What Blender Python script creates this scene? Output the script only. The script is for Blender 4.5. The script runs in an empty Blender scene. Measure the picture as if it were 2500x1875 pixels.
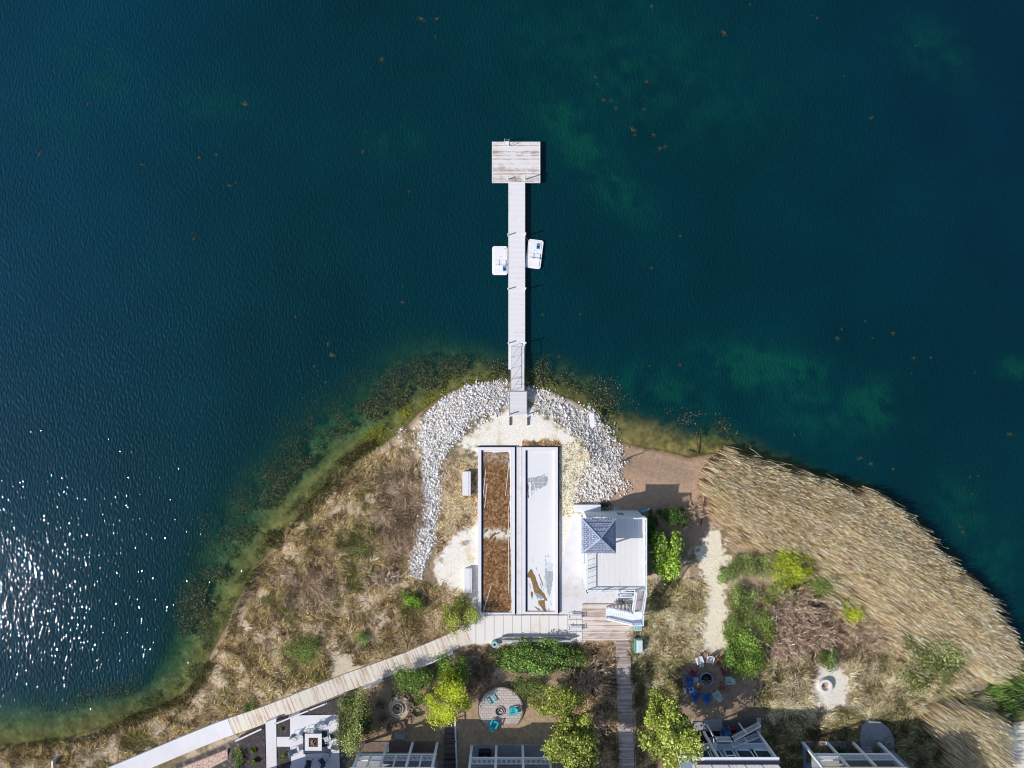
import bpy, math, random
import numpy as np
from math import sin, cos, pi, radians, atan2, hypot, sqrt
random.seed(7); rng = np.random.default_rng(11)
H = 85.0; S = 0.05; CX, CY = 1250.0, 937.5      # flying height, metres per photo pixel at water level, photo centre
scene = bpy.context.scene
col = scene.collection

def W(px, py, z=0.0):
    k = 1 - z / H
    return ((px - CX) * S * k, (CY - py) * S * k, z)
def lin(r, g, b):
    f = lambda c: (c/255/12.92) if c/255 <= 0.04045 else ((c/255+0.055)/1.055)**2.4
    return (f(r), f(g), f(b))
def ss(a, b, x):
    t = np.clip((np.asarray(x, float) - a) / (b - a), 0, 1); return t*t*(3-2*t)

# ------------------------------------------------------------------ noise / polygon fields (photo-pixel plan coordinates)
_tab = rng.random((256, 256))
def vnoise(x, y):
    xi = np.floor(x).astype(int); yi = np.floor(y).astype(int); fx = x-xi; fy = y-yi
    fx = fx*fx*(3-2*fx); fy = fy*fy*(3-2*fy)
    a = _tab[xi % 256, yi % 256]; b = _tab[(xi+1) % 256, yi % 256]; c = _tab[xi % 256, (yi+1) % 256]; d = _tab[(xi+1) % 256, (yi+1) % 256]
    return (a*(1-fx)+b*fx)*(1-fy)+(c*(1-fx)+d*fx)*fy
def fbm(x, y, sc, oct=4, off=0.0):
    s = 0; a = 0.5; t = 0
    for i in range(oct):
        s = s + a*vnoise(x/sc+off+i*17.3, y/sc+off*1.7+i*9.1); t += a; a *= 0.55; sc *= 0.5
    return s/t
def psdf(poly, x, y):
    """signed distance to a polygon, positive inside"""
    x = np.asarray(x, float); y = np.asarray(y, float)
    d = np.full(x.shape, 1e18); ins = np.zeros(x.shape, bool); n = len(poly)
    for i in range(n):
        ax, ay = poly[i]; bx, by = poly[(i+1) % n]
        ex, ey = bx-ax, by-ay; wx, wy = x-ax, y-ay
        t = np.clip((wx*ex+wy*ey)/(ex*ex+ey*ey+1e-9), 0, 1)
        d = np.minimum(d, (wx-ex*t)**2+(wy-ey*t)**2)
        c = ((ay <= y) & (by > y)) | ((by <= y) & (ay > y))
        with np.errstate(divide='ignore', invalid='ignore'):
            xx = ax+(y-ay)/(by-ay if by != ay else 1e-9)*ex
        ins ^= c & (x < xx)
    d = np.sqrt(d); return np.where(ins, d, -d)
def sc13(pts): return [(a*1.1302, b*1.1302) for a, b in pts]

LAND = sc13([(-9000, 1640), (-600, 1640), (0, 1612), (60, 1607), (130, 1601), (200, 1580), (280, 1556), (350, 1532), (400, 1502), (436, 1462), (455, 1420),
 (485, 1360), (508, 1310), (536, 1262), (565, 1215), (600, 1165), (640, 1112), (700, 1058), (745, 1013), (790, 985), (840, 955), (876, 922), (905, 893), (950, 860),
 (1000, 835), (1050, 823), (1095, 822), (1140, 838), (1190, 845), (1240, 868), (1282, 890), (1308, 920), (1328, 953), (1360, 962), (1420, 974), (1490, 988),
 (1530, 984), (1560, 978), (1600, 993), (1690, 1018), (1770, 1043), (1860, 1070), (1940, 1118), (2005, 1185), (2062, 1245), (2110, 1305), (2150, 1365),
 (2170, 1420), (2168, 1480), (2150, 1530), (2175, 1560), (2230, 1555), (2600, 1500), (9000, 1500), (9000, 9000), (-9000, 9000)])
# cached raster of the signed distance to the shore
RX0, RY0, RS = -800.0, 500.0, 5.0
_rx = np.arange(RX0, 3400, RS); _ry = np.arange(RY0, 2600, RS)
_gx, _gy = np.meshgrid(_rx, _ry, indexing='ij')
_R = psdf(LAND, _gx, _gy)
def shore(px, py):
    u = np.clip((np.asarray(px, float)-RX0)/RS, 0, len(_rx)-1.01); v = np.clip((np.asarray(py, float)-RY0)/RS, 0, len(_ry)-1.01)
    i = u.astype(int); j = v.astype(int); fu = u-i; fv = v-j
    s = (_R[i, j]*(1-fu)+_R[i+1, j]*fu)*(1-fv)+(_R[i, j+1]*(1-fu)+_R[i+1, j+1]*fu)*fv
    over = np.maximum(0, RY0-np.asarray(py, float)); return s-over
def gh(px, py):
    px = np.asarray(px, float); py = np.asarray(py, float)
    d = shore(px, py)+6*(fbm(px, py, 40, 3)-.5)
    land = 0.02+1.0*ss(0, 80, d)+2.1*ss(1510, 1900, py)*ss(20, 260, d)
    return np.where(d > 0, land, np.maximum(-4.5, d*0.05*0.22))
def g(px, py): return float(gh(px, py))
def G(px, py, dz=0.0):
    z = g(px, py)+dz; return W(px, py, z)
def gw(x, y):
    z = 1.0
    for _ in range(4): z = g(x/(S*(1-z/H))+CX, CY-y/(S*(1-z/H)))
    return z

# ------------------------------------------------------------------ materials
MATS = {}
def mat(name):
    m = bpy.data.materials.new(name); m.use_nodes = True
    nt = m.node_tree; nt.nodes.clear(); out = nt.nodes.new('ShaderNodeOutputMaterial')
    return m, nt, out
def N(nt, t, **kw):
    n = nt.nodes.new(t)
    for k, v in kw.items():
        if k.startswith('i_'): n.inputs[k[2:].replace('_', ' ')].default_value = v
        else: setattr(n, k, v)
    return n
def ramp(nt, fac, stops):
    r = nt.nodes.new('ShaderNodeValToRGB'); e = r.color_ramp.elements
    while len(e) < len(stops): e.new(0.5)
    for i, (p, c) in enumerate(stops): e[i].position = p; e[i].color = (*c, 1)
    nt.links.new(fac, r.inputs[0]); return r.outputs[0]
def mixc(nt, fac, a, b, mode='MIX'):
    m = nt.nodes.new('ShaderNodeMix'); m.data_type = 'RGBA'; m.blend_type = mode
    for s, v in ((0, fac), (6, a), (7, b)):
        if isinstance(v, (int, float)): m.inputs[s].default_value = v
        elif isinstance(v, tuple): m.inputs[s].default_value = (*v, 1)
        else: nt.links.new(v, m.inputs[s])
    return m.outputs[2]
def vm(nt, op, a, b):
    n = nt.nodes.new('ShaderNodeMath'); n.operation = op
    for i, v in enumerate((a, b)):
        if isinstance(v, (int, float)): n.inputs[i].default_value = v
        elif v is not None: nt.links.new(v, n.inputs[i])
    return n.outputs[0]
def coords(nt, scale=(1, 1, 1), rot=0):
    tc = nt.nodes.new('ShaderNodeTexCoord'); mp = nt.nodes.new('ShaderNodeMapping')
    mp.inputs['Scale'].default_value = scale; mp.inputs['Rotation'].default_value = (0, 0, rot)
    nt.links.new(tc.outputs['Object'], mp.inputs[0]); return mp.outputs[0]
def noise(nt, vec, sc, det=4, rough=.55):
    n = nt.nodes.new('ShaderNodeTexNoise'); n.inputs['Scale'].default_value = sc; n.inputs['Detail'].default_value = det
    n.inputs['Roughness'].default_value = rough; nt.links.new(vec, n.inputs['Vector']); return n.outputs[0]
def bsdf(nt, out, color, rough=.7, bump=None, bstr=.3, spec=.3, metal=0):
    b = nt.nodes.new('ShaderNodeBsdfPrincipled'); b.inputs['Roughness'].default_value = rough; b.inputs['Metallic'].default_value = metal
    b.inputs['Specular IOR Level'].default_value = spec
    if isinstance(color, tuple): b.inputs['Base Color'].default_value = (*color, 1)
    else: nt.links.new(color, b.inputs['Base Color'])
    if bump is not None:
        bp = nt.nodes.new('ShaderNodeBump'); bp.inputs['Strength'].default_value = bstr; bp.inputs['Distance'].default_value = .05
        nt.links.new(bump, bp.inputs['Height']); nt.links.new(bp.outputs[0], b.inputs['Normal'])
    nt.links.new(b.outputs[0], out.inputs[0]); return b
def plain(name, c, var=.15, rough=.6, sc=3.0, spec=.3, metal=0, dirt=None):
    if name in MATS: return MATS[name]
    m, nt, out = mat(name); v = coords(nt)
    n1 = noise(nt, v, sc, 5); a = tuple(x*(1-var) for x in c); b = tuple(min(1, x*(1+var)) for x in c)
    cc = ramp(nt, n1, [(.3, a), (.7, b)])
    if dirt:
        n2 = noise(nt, v, sc*.35, 5, .7); f = vm(nt, 'MULTIPLY', ss_node(nt, n2, .5, .72), .8); cc = mixc(nt, f, cc, dirt)
    bsdf(nt, out, cc, rough, n1, .15, spec, metal); MATS[name] = m; return m
def ss_node(nt, v, a, b):
    n = nt.nodes.new('ShaderNodeMapRange'); n.interpolation_type = 'SMOOTHSTEP'
    n.inputs['From Min'].default_value = a; n.inputs['From Max'].default_value = b; nt.links.new(v, n.inputs['Value']); return n.outputs[0]
def planks(name, axis, w, light, dark, amt=.5, rot=0, gap=.35, nsc=.35):
    """boards of width w laid side by side along axis (0: boards follow each other in x, 1: in y)"""
    if name in MATS: return MATS[name]
    m, nt, out = mat(name); v = coords(nt, rot=rot)
    sx = nt.nodes.new('ShaderNodeSeparateXYZ'); nt.links.new(v, sx.inputs[0])
    u = vm(nt, 'DIVIDE', sx.outputs[axis], w); idx = vm(nt, 'FLOOR', u, None); fr = vm(nt, 'FRACT', u, None)
    wn = nt.nodes.new('ShaderNodeTexWhiteNoise'); wn.noise_dimensions = '1D'; nt.links.new(idx, wn.inputs['W'])
    mp = nt.nodes.new('ShaderNodeMapping'); sc = [1.1, 1.1, 1]; sc[axis] = 7.0; mp.inputs['Scale'].default_value = sc; nt.links.new(v, mp.inputs[0])
    st = noise(nt, mp.outputs[0], 1.0, 6, .7); lg = noise(nt, v, nsc, 3, .6)
    f = vm(nt, 'ADD', vm(nt, 'MULTIPLY', wn.outputs[0], .28), vm(nt, 'ADD', vm(nt, 'MULTIPLY', st, .55), vm(nt, 'MULTIPLY', lg, .55)))
    t = 1.02-amt*.5
    c = mixc(nt, ss_node(nt, f, t-.16, t+.16), light, dark)
    edge = vm(nt, 'LESS_THAN', fr, .1)
    c = mixc(nt, vm(nt, 'MULTIPLY', edge, gap), c, (.05, .035, .03))
    bsdf(nt, out, c, .8, st, .3, .15); MATS[name] = m; return m
def attrmat(name, kind='diffuse', transl=.0, detail=None, rough=.7, bump=None):
    m, nt, out = mat(name); at = nt.nodes.new('ShaderNodeAttribute'); at.attribute_name = 'Col'
    c = at.outputs['Color']; v = coords(nt)
    if detail:
        n1 = noise(nt, v, detail, 6, .7); c = mixc(nt, 1.0, c, ramp(nt, n1, [(.25, (.72, .72, .72)), (.75, (1.2, 1.2, 1.2))]), 'MULTIPLY')
    b = bsdf(nt, out, c, rough, n1 if detail else None, bump or .4, .2)
    if transl:
        t = nt.nodes.new('ShaderNodeBsdfTranslucent'); nt.links.new(c, t.inputs[0]); mx = nt.nodes.new('ShaderNodeMixShader'); mx.inputs[0].default_value = transl
        nt.links.new(b.outputs[0], mx.inputs[1]); nt.links.new(t.outputs[0], mx.inputs[2]); nt.links.new(mx.outputs[0], out.inputs[0])
    return m
M_white = plain('white_paint', (.78, .77, .79), .04, .5, 2, dirt=(.55, .52, .48))
M_bright = plain('bright_white', (.86, .85, .87), .03, .35, 2)
M_leaf = attrmat('leaf', transl=.3, rough=.5)
M_blade = attrmat('dry_blade', transl=.18)
M_weed = attrmat('lake_weed')
M_reed = attrmat('reed_stem', transl=.4)
M_bark = plain('bark', (.13, .10, .08), .4, .9, 8)
M_bark_w = plain('pale_bark', (.5, .46, .42), .3, .9, 4, dirt=(.15, .12, .1))
M_twig = plain('grey_twig', (.32, .25, .23), .3, .9, 3)
M_black = plain('black_metal', (.02, .02, .025), .2, .4, 3)
M_rock = attrmat('pale_stone')
M_conc = plain('pale_concrete', (.74, .72, .74), .06, .8, 1.5, dirt=(.6, .56, .52))
M_grey = plain('grey_concrete', (.36, .36, .37), .12, .85, 2, dirt=(.25, .24, .24))
M_darkglass = plain('dark_glass', (.012, .014, .02), .2, .12, 2, spec=.6)
M_soot = plain('soot', (.025, .02, .018), .5, .95, 9)
M_bluewall = plain('blue_siding', (.25, .34, .46), .05, .6, 2)
M_trim = plain('white_trim', (.78, .85, .94), .04, .5, 2)

# ------------------------------------------------------------------ object helpers
def tag(o, label=None, cat=None, group=None, kind=None):
    if label: o['label'] = label
    if cat: o['category'] = cat
    if group: o['group'] = group
    if kind: o['kind'] = kind
    return o
def empty(name, loc, label, cat, group=None, rz=0):
    o = bpy.data.objects.new(name, None); col.objects.link(o); o.location = loc; o.rotation_euler[2] = rz; o.empty_display_size = .3
    return tag(o, label, cat, group)
def npmesh(name, V, F, material, colors=None, parent=None, nv=4):
    """V (n,3), F (m,nv) integer array"""
    V = np.asarray(V, np.float32)
    if parent is not None: V = V-np.array(parent.location, np.float32)
    F = np.asarray(F, np.int32); me = bpy.data.meshes.new(name)
    me.vertices.add(len(V)); me.vertices.foreach_set('co', V.ravel())
    me.loops.add(F.size); me.loops.foreach_set('vertex_index', F.ravel())
    me.polygons.add(len(F)); me.polygons.foreach_set('loop_start', np.arange(len(F), dtype=np.int32)*F.shape[1])
    if colors is not None:
        a = me.color_attributes.new('Col', 'FLOAT_COLOR', 'POINT'); c = np.ones((len(V), 4), np.float32); c[:, :3] = colors; a.data.foreach_set('color', c.ravel())
    me.materials.append(material); me.update(calc_edges=True); me.validate()
    o = bpy.data.objects.new(name, me); col.objects.link(o)
    if parent is not None: o.parent = parent
    return o
class MB:
    def __init__(s): s.v = []; s.f = []
    def add(s, V, F):
        b = len(s.v); s.v += [tuple(p) for p in V]; s.f += [[b+i for i in f] for f in F]; return s
    def box(s, x0, x1, y0, y1, z0, z1):
        V = [(x, y, z) for z in (z0, z1) for y in (y0, y1) for x in (x0, x1)]
        return s.add(V, [(0, 2, 3, 1), (4, 5, 7, 6), (0, 1, 5, 4), (2, 6, 7, 3), (0, 4, 6, 2), (1, 3, 7, 5)])
    def beam(s, p, q, w, h, up=(0, 0, 1)):
        p = np.array(p, float); q = np.array(q, float); d = q-p; L = np.linalg.norm(d); d /= L+1e-9
        u = np.array(up, float)
        if abs(d@u) > .95: u = np.array((0, 1., 0))
        sd = np.cross(d, u); sd /= np.linalg.norm(sd); u = np.cross(sd, d)
        V = [e+sd*a*w/2+u*b*h/2 for e in (p, q) for a, b in ((-1, -1), (1, -1), (1, 1), (-1, 1))]
        return s.add(V, [(0, 1, 2, 3), (4, 7, 6, 5), (0, 4, 5, 1), (1, 5, 6, 2), (2, 6, 7, 3), (3, 7, 4, 0)])
    def tube(s, p, q, r0, r1=None, n=8):
        r1 = r0 if r1 is None else r1; p = np.array(p, float); q = np.array(q, float); d = q-p; d /= np.linalg.norm(d)+1e-9
        u = np.cross(d, (0, 0, 1) if abs(d[2]) < .9 else (1, 0, 0)); u /= np.linalg.norm(u); w = np.cross(d, u)
        V = [p+(u*cos(a)+w*sin(a))*r0 for a in np.arange(n)*2*pi/n]+[q+(u*cos(a)+w*sin(a))*r1 for a in np.arange(n)*2*pi/n]
        F = [(i, (i+1) % n, n+(i+1) % n, n+i) for i in range(n)]+[tuple(range(n))[::-1], tuple(range(n, 2*n))]
        return s.add(V, F)
    def path(s, pts, r, n=6):
        for a, b in zip(pts[:-1], pts[1:]): s.tube(a, b, r, r, n)
        return s
    def ring(s, c, r0, r1, z0, z1, n=32, wob=0):
        V = []
        for i in range(n):
            a = 2*pi*i/n
            k = 1+wob*(random.random()-.5)
            for r, z in ((r0, z0), (r1, z0), (r1*k, z1), (r0, z1)): V.append((c[0]+r*cos(a), c[1]+r*sin(a), z))
        F = []
        for i in range(n):
            j = (i+1) % n
            for k in range(4): F.append((i*4+k, j*4+k, j*4+(k+1) % 4, i*4+(k+1) % 4))
        return s.add(V, F)
    def prism(s, poly, z0, z1):
        n = len(poly); V = [(x, y, z0) for x, y in poly]+[(x, y, z1) for x, y in poly]
        return s.add(V, [tuple(range(n))[::-1], tuple(range(n, 2*n))]+[(i, (i+1) % n, n+(i+1) % n, n+i) for i in range(n)])
    def ball(s, c, r, n=8, m=5, sq=(1, 1, 1), jit=0):
        V = []
        for j in range(m+1):
            t = pi*j/m
            for i in range(n):
                a = 2*pi*i/n; k = 1+jit*(random.random()-.5); V.append((c[0]+r*k*sq[0]*sin(t)*cos(a), c[1]+r*k*sq[1]*sin(t)*sin(a), c[2]+r*k*sq[2]*cos(t)))
        F = [(j*n+i, (j+1)*n+i, (j+1)*n+(i+1) % n, j*n+(i+1) % n) for j in range(m) for i in range(n)]
        return s.add(V, F)
    def rot(s, a, c=(0, 0)):
        s.v = [(c[0]+(x-c[0])*cos(a)-(y-c[1])*sin(a), c[1]+(x-c[0])*sin(a)+(y-c[1])*cos(a), z) for x, y, z in s.v]; return s
    def build(s, name, material, parent=None, bevel=0):
        off = np.array(parent_world(parent)) if parent is not None else np.zeros(3)
        V = [tuple(np.array(p)-off) for p in s.v]
        me = bpy.data.meshes.new(name); me.from_pydata(V, [], s.f); me.materials.append(material); me.update()
        o = bpy.data.objects.new(name, me); col.objects.link(o)
        if parent is not None: o.parent = parent
        if bevel:
            b = o.modifiers.new('bevel', 'BEVEL'); b.width = bevel; b.segments = 2; b.limit_method = 'ANGLE'
        return o
def parent_world(o):
    p = np.zeros(3)
    while o is not None: p = p+np.array(o.location); o = o.parent
    return tuple(p)
def copy_thing(root, loc, rz=0, label=None, scale=None):
    def cp(o, par):
        c = o.copy(); col.objects.link(c); c.parent = par
        for ch in [x for x in kids.get(o.name, [])]: cp(ch, c)
        return c
    kids = {}
    for o in bpy.data.objects:
        if o.parent: kids.setdefault(o.parent.name, []).append(o)
    c = cp(root, None); c.location = loc; c.rotation_euler[2] = rz
    if scale: c.scale = scale
    if label: c['label'] = label
    return c

def leafquads(P, size, nrm_up=.5, aspect=.55):
    """folded diamond leaves around points P"""
    n = len(P); a = rng.random(n)*2*pi; d = np.stack([np.cos(a), np.sin(a), rng.normal(0, .45, n)], 1); d /= np.linalg.norm(d, axis=1)[:, None]
    nr = rng.normal(0, 1, (n, 3))*(1-nrm_up); nr[:, 2] += nrm_up*1.6; s = np.cross(d, nr); s /= np.linalg.norm(s, axis=1)[:, None]+1e-9
    sz = np.asarray(size)[:, None]; V = np.stack([P-d*sz/2, P+s*sz*aspect/2, P+d*sz/2, P-s*sz*aspect/2], 1).reshape(-1, 3)
    return V, np.arange(4*n).reshape(-1, 4)
def blades(B, T, w, cb, ct, face=.7, jit=1.0):
    """grass blades: base B to tip T, width w; triangles coloured from cb (base) to ct (tip)"""
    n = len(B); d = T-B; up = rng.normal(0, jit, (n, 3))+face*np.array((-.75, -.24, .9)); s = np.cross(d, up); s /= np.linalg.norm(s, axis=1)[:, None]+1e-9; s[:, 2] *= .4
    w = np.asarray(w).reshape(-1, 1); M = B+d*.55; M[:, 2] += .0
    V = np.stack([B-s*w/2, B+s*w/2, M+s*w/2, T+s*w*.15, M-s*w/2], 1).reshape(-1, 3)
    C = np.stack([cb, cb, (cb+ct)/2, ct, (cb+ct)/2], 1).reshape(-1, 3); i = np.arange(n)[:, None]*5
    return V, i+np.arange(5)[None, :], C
def scatter(poly, n, edge=6, ns=30):
    xs = [p[0] for p in poly]; ys = [p[1] for p in poly]; out = []; tot = 0
    while tot < n:
        x = rng.uniform(min(xs)-edge, max(xs)+edge, n*2); y = rng.uniform(min(ys)-edge, max(ys)+edge, n*2)
        d = psdf(poly, x, y)+edge*2*(fbm(x, y, ns, 3, 5.)-.5)+rng.normal(0, abs(edge)*.3, len(x)); k = d > 0
        out.append(np.stack([x[k], y[k]], 1)); tot += k.sum()
    return np.concatenate(out)[:n]
def plan3(p, dz=0.0, z=None):
    z = gh(p[:, 0], p[:, 1])+dz if z is None else z+np.zeros(len(p)); k = 1-z/H
    return np.stack([(p[:, 0]-CX)*S*k, (CY-p[:, 1])*S*k, z], 1)
def palette(cols, n, w=None):
    c = np.array(cols)*1.0; i = rng.choice(len(c), n, p=w); return c[i]*(rng.uniform(.7, 1.3, n)[:, None])

# ------------------------------------------------------------------ setting: terrain and water
def blobs(x, y, L):
    f = np.zeros(np.shape(x))
    for cx, cy, rx, ry, a, amp in L:
        c, s = cos(a), sin(a); u = ((x-cx)*c+(y-cy)*s)/rx; v = (-(x-cx)*s+(y-cy)*c)/ry; f = np.maximum(f, amp*np.exp(-(u*u+v*v)))
    return f
# plan regions (photo pixels)
P_RIP_L = [(1240, 931), (1218, 931), (1165, 936), (1128, 953), (1085, 975), (1054, 1006), (1025, 1035), (1020, 1058), (1030, 1100), (1034, 1153), (1030, 1201), (1020, 1250), (1014, 1300), (1006, 1340), (997, 1377), (1000, 1398), (1027, 1411),
 (1042, 1377), (1055, 1331), (1062, 1271), (1067, 1200), (1072, 1135), (1085, 1105), (1099, 1081), (1119, 1059), (1133, 1040), (1162, 1022), (1191, 1008), (1227, 998), (1244, 990)]
P_RIP_R = [(1286, 938), (1317, 951), (1341, 958), (1377, 970), (1404, 989), (1433, 1001), (1457, 1009), (1476, 1023), (1490, 1045), (1512, 1075), (1519, 1125), (1513, 1150), (1522, 1180), (1495, 1219), (1460, 1231),
 (1415, 1213), (1431, 1170), (1446, 1150), (1446, 1110), (1423, 1057), (1395, 1052), (1353, 1020), (1315, 998), (1302, 975), (1286, 960)]
P_PLAZA = [(1240, 1000), (1300, 1000), (1350, 1030), (1400, 1060), (1440, 1110), (1445, 1150), (1430, 1180), (1415, 1225), (1400, 1245), (1430, 1260), (1430, 1570), (1180, 1575), (1100, 1550), (1060, 1530), (1055, 1500), (1100, 1480),
 (1075, 1440), (1055, 1400), (1075, 1350), (1100, 1310), (1165, 1280), (1168, 1100), (1120, 1085), (1150, 1050), (1200, 1015)]
P_PATH = [(1728, 1290), (1765, 1300), (1780, 1370), (1772, 1450), (1772, 1520), (1778, 1580), (1740, 1605), (1712, 1595), (1718, 1500), (1712, 1420), (1708, 1350)]
P_BEACH = [(1500, 1080), (1600, 1098), (1690, 1108), (1750, 1100), (1765, 1180), (1745, 1290), (1700, 1330), (1640, 1300), (1580, 1290), (1560, 1250), (1470, 1240), (1505, 1180), (1520, 1120)]
P_PIT = [(1975, 1640), (2000, 1612), (2035, 1615), (2065, 1640), (2075, 1680), (2072, 1725), (2000, 1732), (1965, 1722), (1975, 1690)]
P_SAND_BR = [(2420, 1800), (2455, 1780), (2520, 1750), (2900, 1700), (2900, 2200), (2420, 2200), (2405, 1860)]
P_PIT4 = [(1660, 1620), (1710, 1590), (1790, 1600), (1830, 1640), (1850, 1690), (1870, 1740), (1840, 1775), (1700, 1775), (1640, 1740), (1640, 1680)]
P_YARDA = [(880, 1680), (960, 1660), (1060, 1700), (1080, 1800), (1070, 1900), (870, 1900), (860, 1780)]
P_YARDB = [(1120, 1680), (1170, 1640), (1260, 1660), (1330, 1680), (1360, 1800), (1350, 1900), (1110, 1900)]
P_MULCH = [(590, 1800), (700, 1750), (850, 1690), (880, 1760), (850, 1860), (820, 1900), (590, 1900), (420, 1900), (430, 1865)]
P_TANL = [(1075, 1135), (1100, 1118), (1140, 1125), (1160, 1140), (1168, 1270), (1110, 1300), (1080, 1340), (1062, 1370), (1070, 1250)]
P_TANR = [(1362, 1085), (1420, 1070), (1432, 1120), (1430, 1170), (1415, 1220), (1395, 1260), (1362, 1260)]
P_REED = sc13([(1530, 1000), (1562, 976), (1600, 990), (1690, 1015), (1770, 1040), (1860, 1068), (1940, 1115), (2005, 1180), (2060, 1240), (2110, 1300), (2150, 1362),
 (2165, 1415), (2130, 1450), (2080, 1440), (2040, 1400), (1980, 1370), (1900, 1330), (1840, 1280), (1810, 1225), (1760, 1180), (1700, 1180), (1640, 1165), (1600, 1140), (1560, 1100), (1525, 1050)])
P_REED2 = [(2240, 1730), (2300, 1715), (2390, 1725), (2425, 1760), (2440, 1830), (2420, 1900), (2310, 1900), (2300, 1830)]

def ground_color(x, y):
    n1 = fbm(x, y, 60, 5, 2.); n2 = fbm(x, y, 18, 4, 8.); n3 = fbm(x, y, 7, 2, 3.); wx = 10*(n2-.5)
    base = np.array((.27, .205, .125)); c = base[None]*np.ones((x.size, 3))
    def put(f, colr): 
        nonlocal c
        f = np.clip(f, 0, 1)[:, None]; c = c*(1-f)+np.array(colr)[None]*f
    put(ss(.42, .62, n1)*.85, (.44, .33, .22)); put(ss(.5, .68, n2)*.6, (.14, .13, .05)); put(ss(.54, .66, fbm(x, y, 35, 3, 12.)), (.60, .47, .34))
    m = lambda poly, soft=6, amp=16: ss(-soft, soft, psdf(poly, x, y)+amp*1.5*(n2-.5)+amp*1.1*(n3-.5))
    put(m(P_RIP_L, 5, 14), (.72, .68, .63)); put(m(P_RIP_R, 8, 24), (.76, .70, .60))
    put(m(P_PLAZA, 5, 22), (.90, .85, .76)); put(m(P_PLAZA, 2, 2)*ss(.60, .75, fbm(x, y, 26, 4, 33.))*.7, (.74, .64, .42)); put(m(P_TANL, 8, 26)*.7, (.62, .50, .33)); put(m(P_TANR, 8, 26)*.4, (.82, .76, .52))
    put(m([(1780, 1290), (1900, 1260), (2060, 1330), (2200, 1450), (2300, 1560), (2330, 1720), (2100, 1740), (1880, 1720), (1790, 1560)], 20, 50)*.75, (.46, .35, .23)); put(m(P_BEACH, 10, 26), (.50, .345, .235)); put(m(P_BEACH, 10, 16)*ss(.45, .7, n3)*.3, (.25, .16, .10))
    put(m([(1545, 1440), (1715, 1420), (1720, 1610), (1600, 1640), (1545, 1600)], 10, 20)*.8, (.40, .32, .17))
    put(m(P_PATH, 5, 20), (.84, .76, .60)); put(m(P_PIT4, 12, 34), (.36, .26, .18)); put(m(P_YARDA, 12, 30), (.38, .27, .17)); put(m(P_YARDB, 12, 30), (.44, .32, .20))
    put(m(P_MULCH, 4, 4), (.10, .085, .08)); put(m(P_MULCH, 4, 4)*ss(.55, .75, n3), (.22, .19, .18))
    put(m([(1780, 1720), (2230, 1700), (2250, 1760), (2300, 1900), (1780, 1900)], 16, 40)*.8, (.16, .12, .075))
    put(m(P_PIT, 6, 26), (.84, .78, .66)); put(m(P_SAND_BR, 8, 26), (.86, .8, .68))
    put(m([(800, 1600), (850, 1590), (880, 1640), (835, 1680), (805, 1660)], 10, 40), (.66, .56, .42)); put(m([(460, 1730), (490, 1720), (510, 1775), (470, 1790)], 8, 20), (.6, .48, .33))
    put(m([(1060, 1440), (1130, 1460), (1170, 1520), (1080, 1560), (960, 1600), (1000, 1530)], 12, 50)*.7, (.6, .48, .33))
    put(m(P_REED, 10, 16), (.36, .27, .17)); put(m(P_REED2, 10, 20), (.34, .25, .16))
    lum = np.clip(1.25-c[:, 1]*1.3, .18, 1); c *= (1+lum*(.5*(n3-.5)+.3*(rng.random(x.size)-.5)))[:, None]
    # the lake bed
    d = shore(x, y)+6*(fbm(x, y, 40, 3)-.5); w = ss(3, -4, d)
    bed = np.array((.26, .20, .075))[None]*np.ones((x.size, 3)); f = ss(-5, -110, d)[:, None]; bed = bed*(1-f)+np.array((.10, .23, .12))[None]*f
    shal = m([(1470, 1000), (1560, 1015), (1700, 1070), (1780, 1100), (1650, 1115), (1510, 1095)], 20, 20)[:, None]; bed = bed*(1-shal)+np.array((.50, .33, .14))[None]*shal
    bed *= (.35+1.3*n2)[:, None]*(.6+.8*n3)[:, None]
    rim = (ss(12, 2, d)*ss(-8, -2, d))[:, None]*.5
    c = c*(1-w[:, None])+bed*w[:, None]; c = c*(1-rim)+np.array((.16, .10, .05))[None]*rim
    return c
def grid(xs, ys, zf):
    X, Y = np.meshgrid(xs, ys, indexing='ij'); x = X.ravel(); y = Y.ravel(); z = zf(x, y); k = 1-z/H
    V = np.stack([(x-CX)*S*k, (CY-y)*S*k, z], 1); nx, ny = len(xs), len(ys); i = np.arange((nx-1)*(ny)).reshape(nx-1, ny)[:, :-1].ravel()
    return V, np.stack([i, i+1, i+ny+1, i+ny], 1), x, y
far = lambda a, s: np.array(a)*s
xs = np.concatenate([[-60000, -20000, -6000, -2000, -900, -500, -300, -150, -60], np.arange(-20, 2522, 3.0), [2560, 2640, 2800, 3100, 3600, 5000, 9000, 24000, 64000]])
ys = np.concatenate([[-20000, -6000, -1500, 0, 400, 600], np.arange(700, 1893, 3.0), np.arange(1900, 2500, 14.0), [2600, 3000, 5000, 12000, 30000, 62000]])
V, F, x, y = grid(xs, ys, lambda x, y: gh(x, y))
tag(npmesh('ground', V, F, attrmat('ground_soil', detail=5.0, rough=.9, bump=.6), ground_color(x, y)), kind='structure')
bpy.data.objects['ground'].data.polygons.foreach_set('use_smooth', np.ones(len(F), bool))

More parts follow.
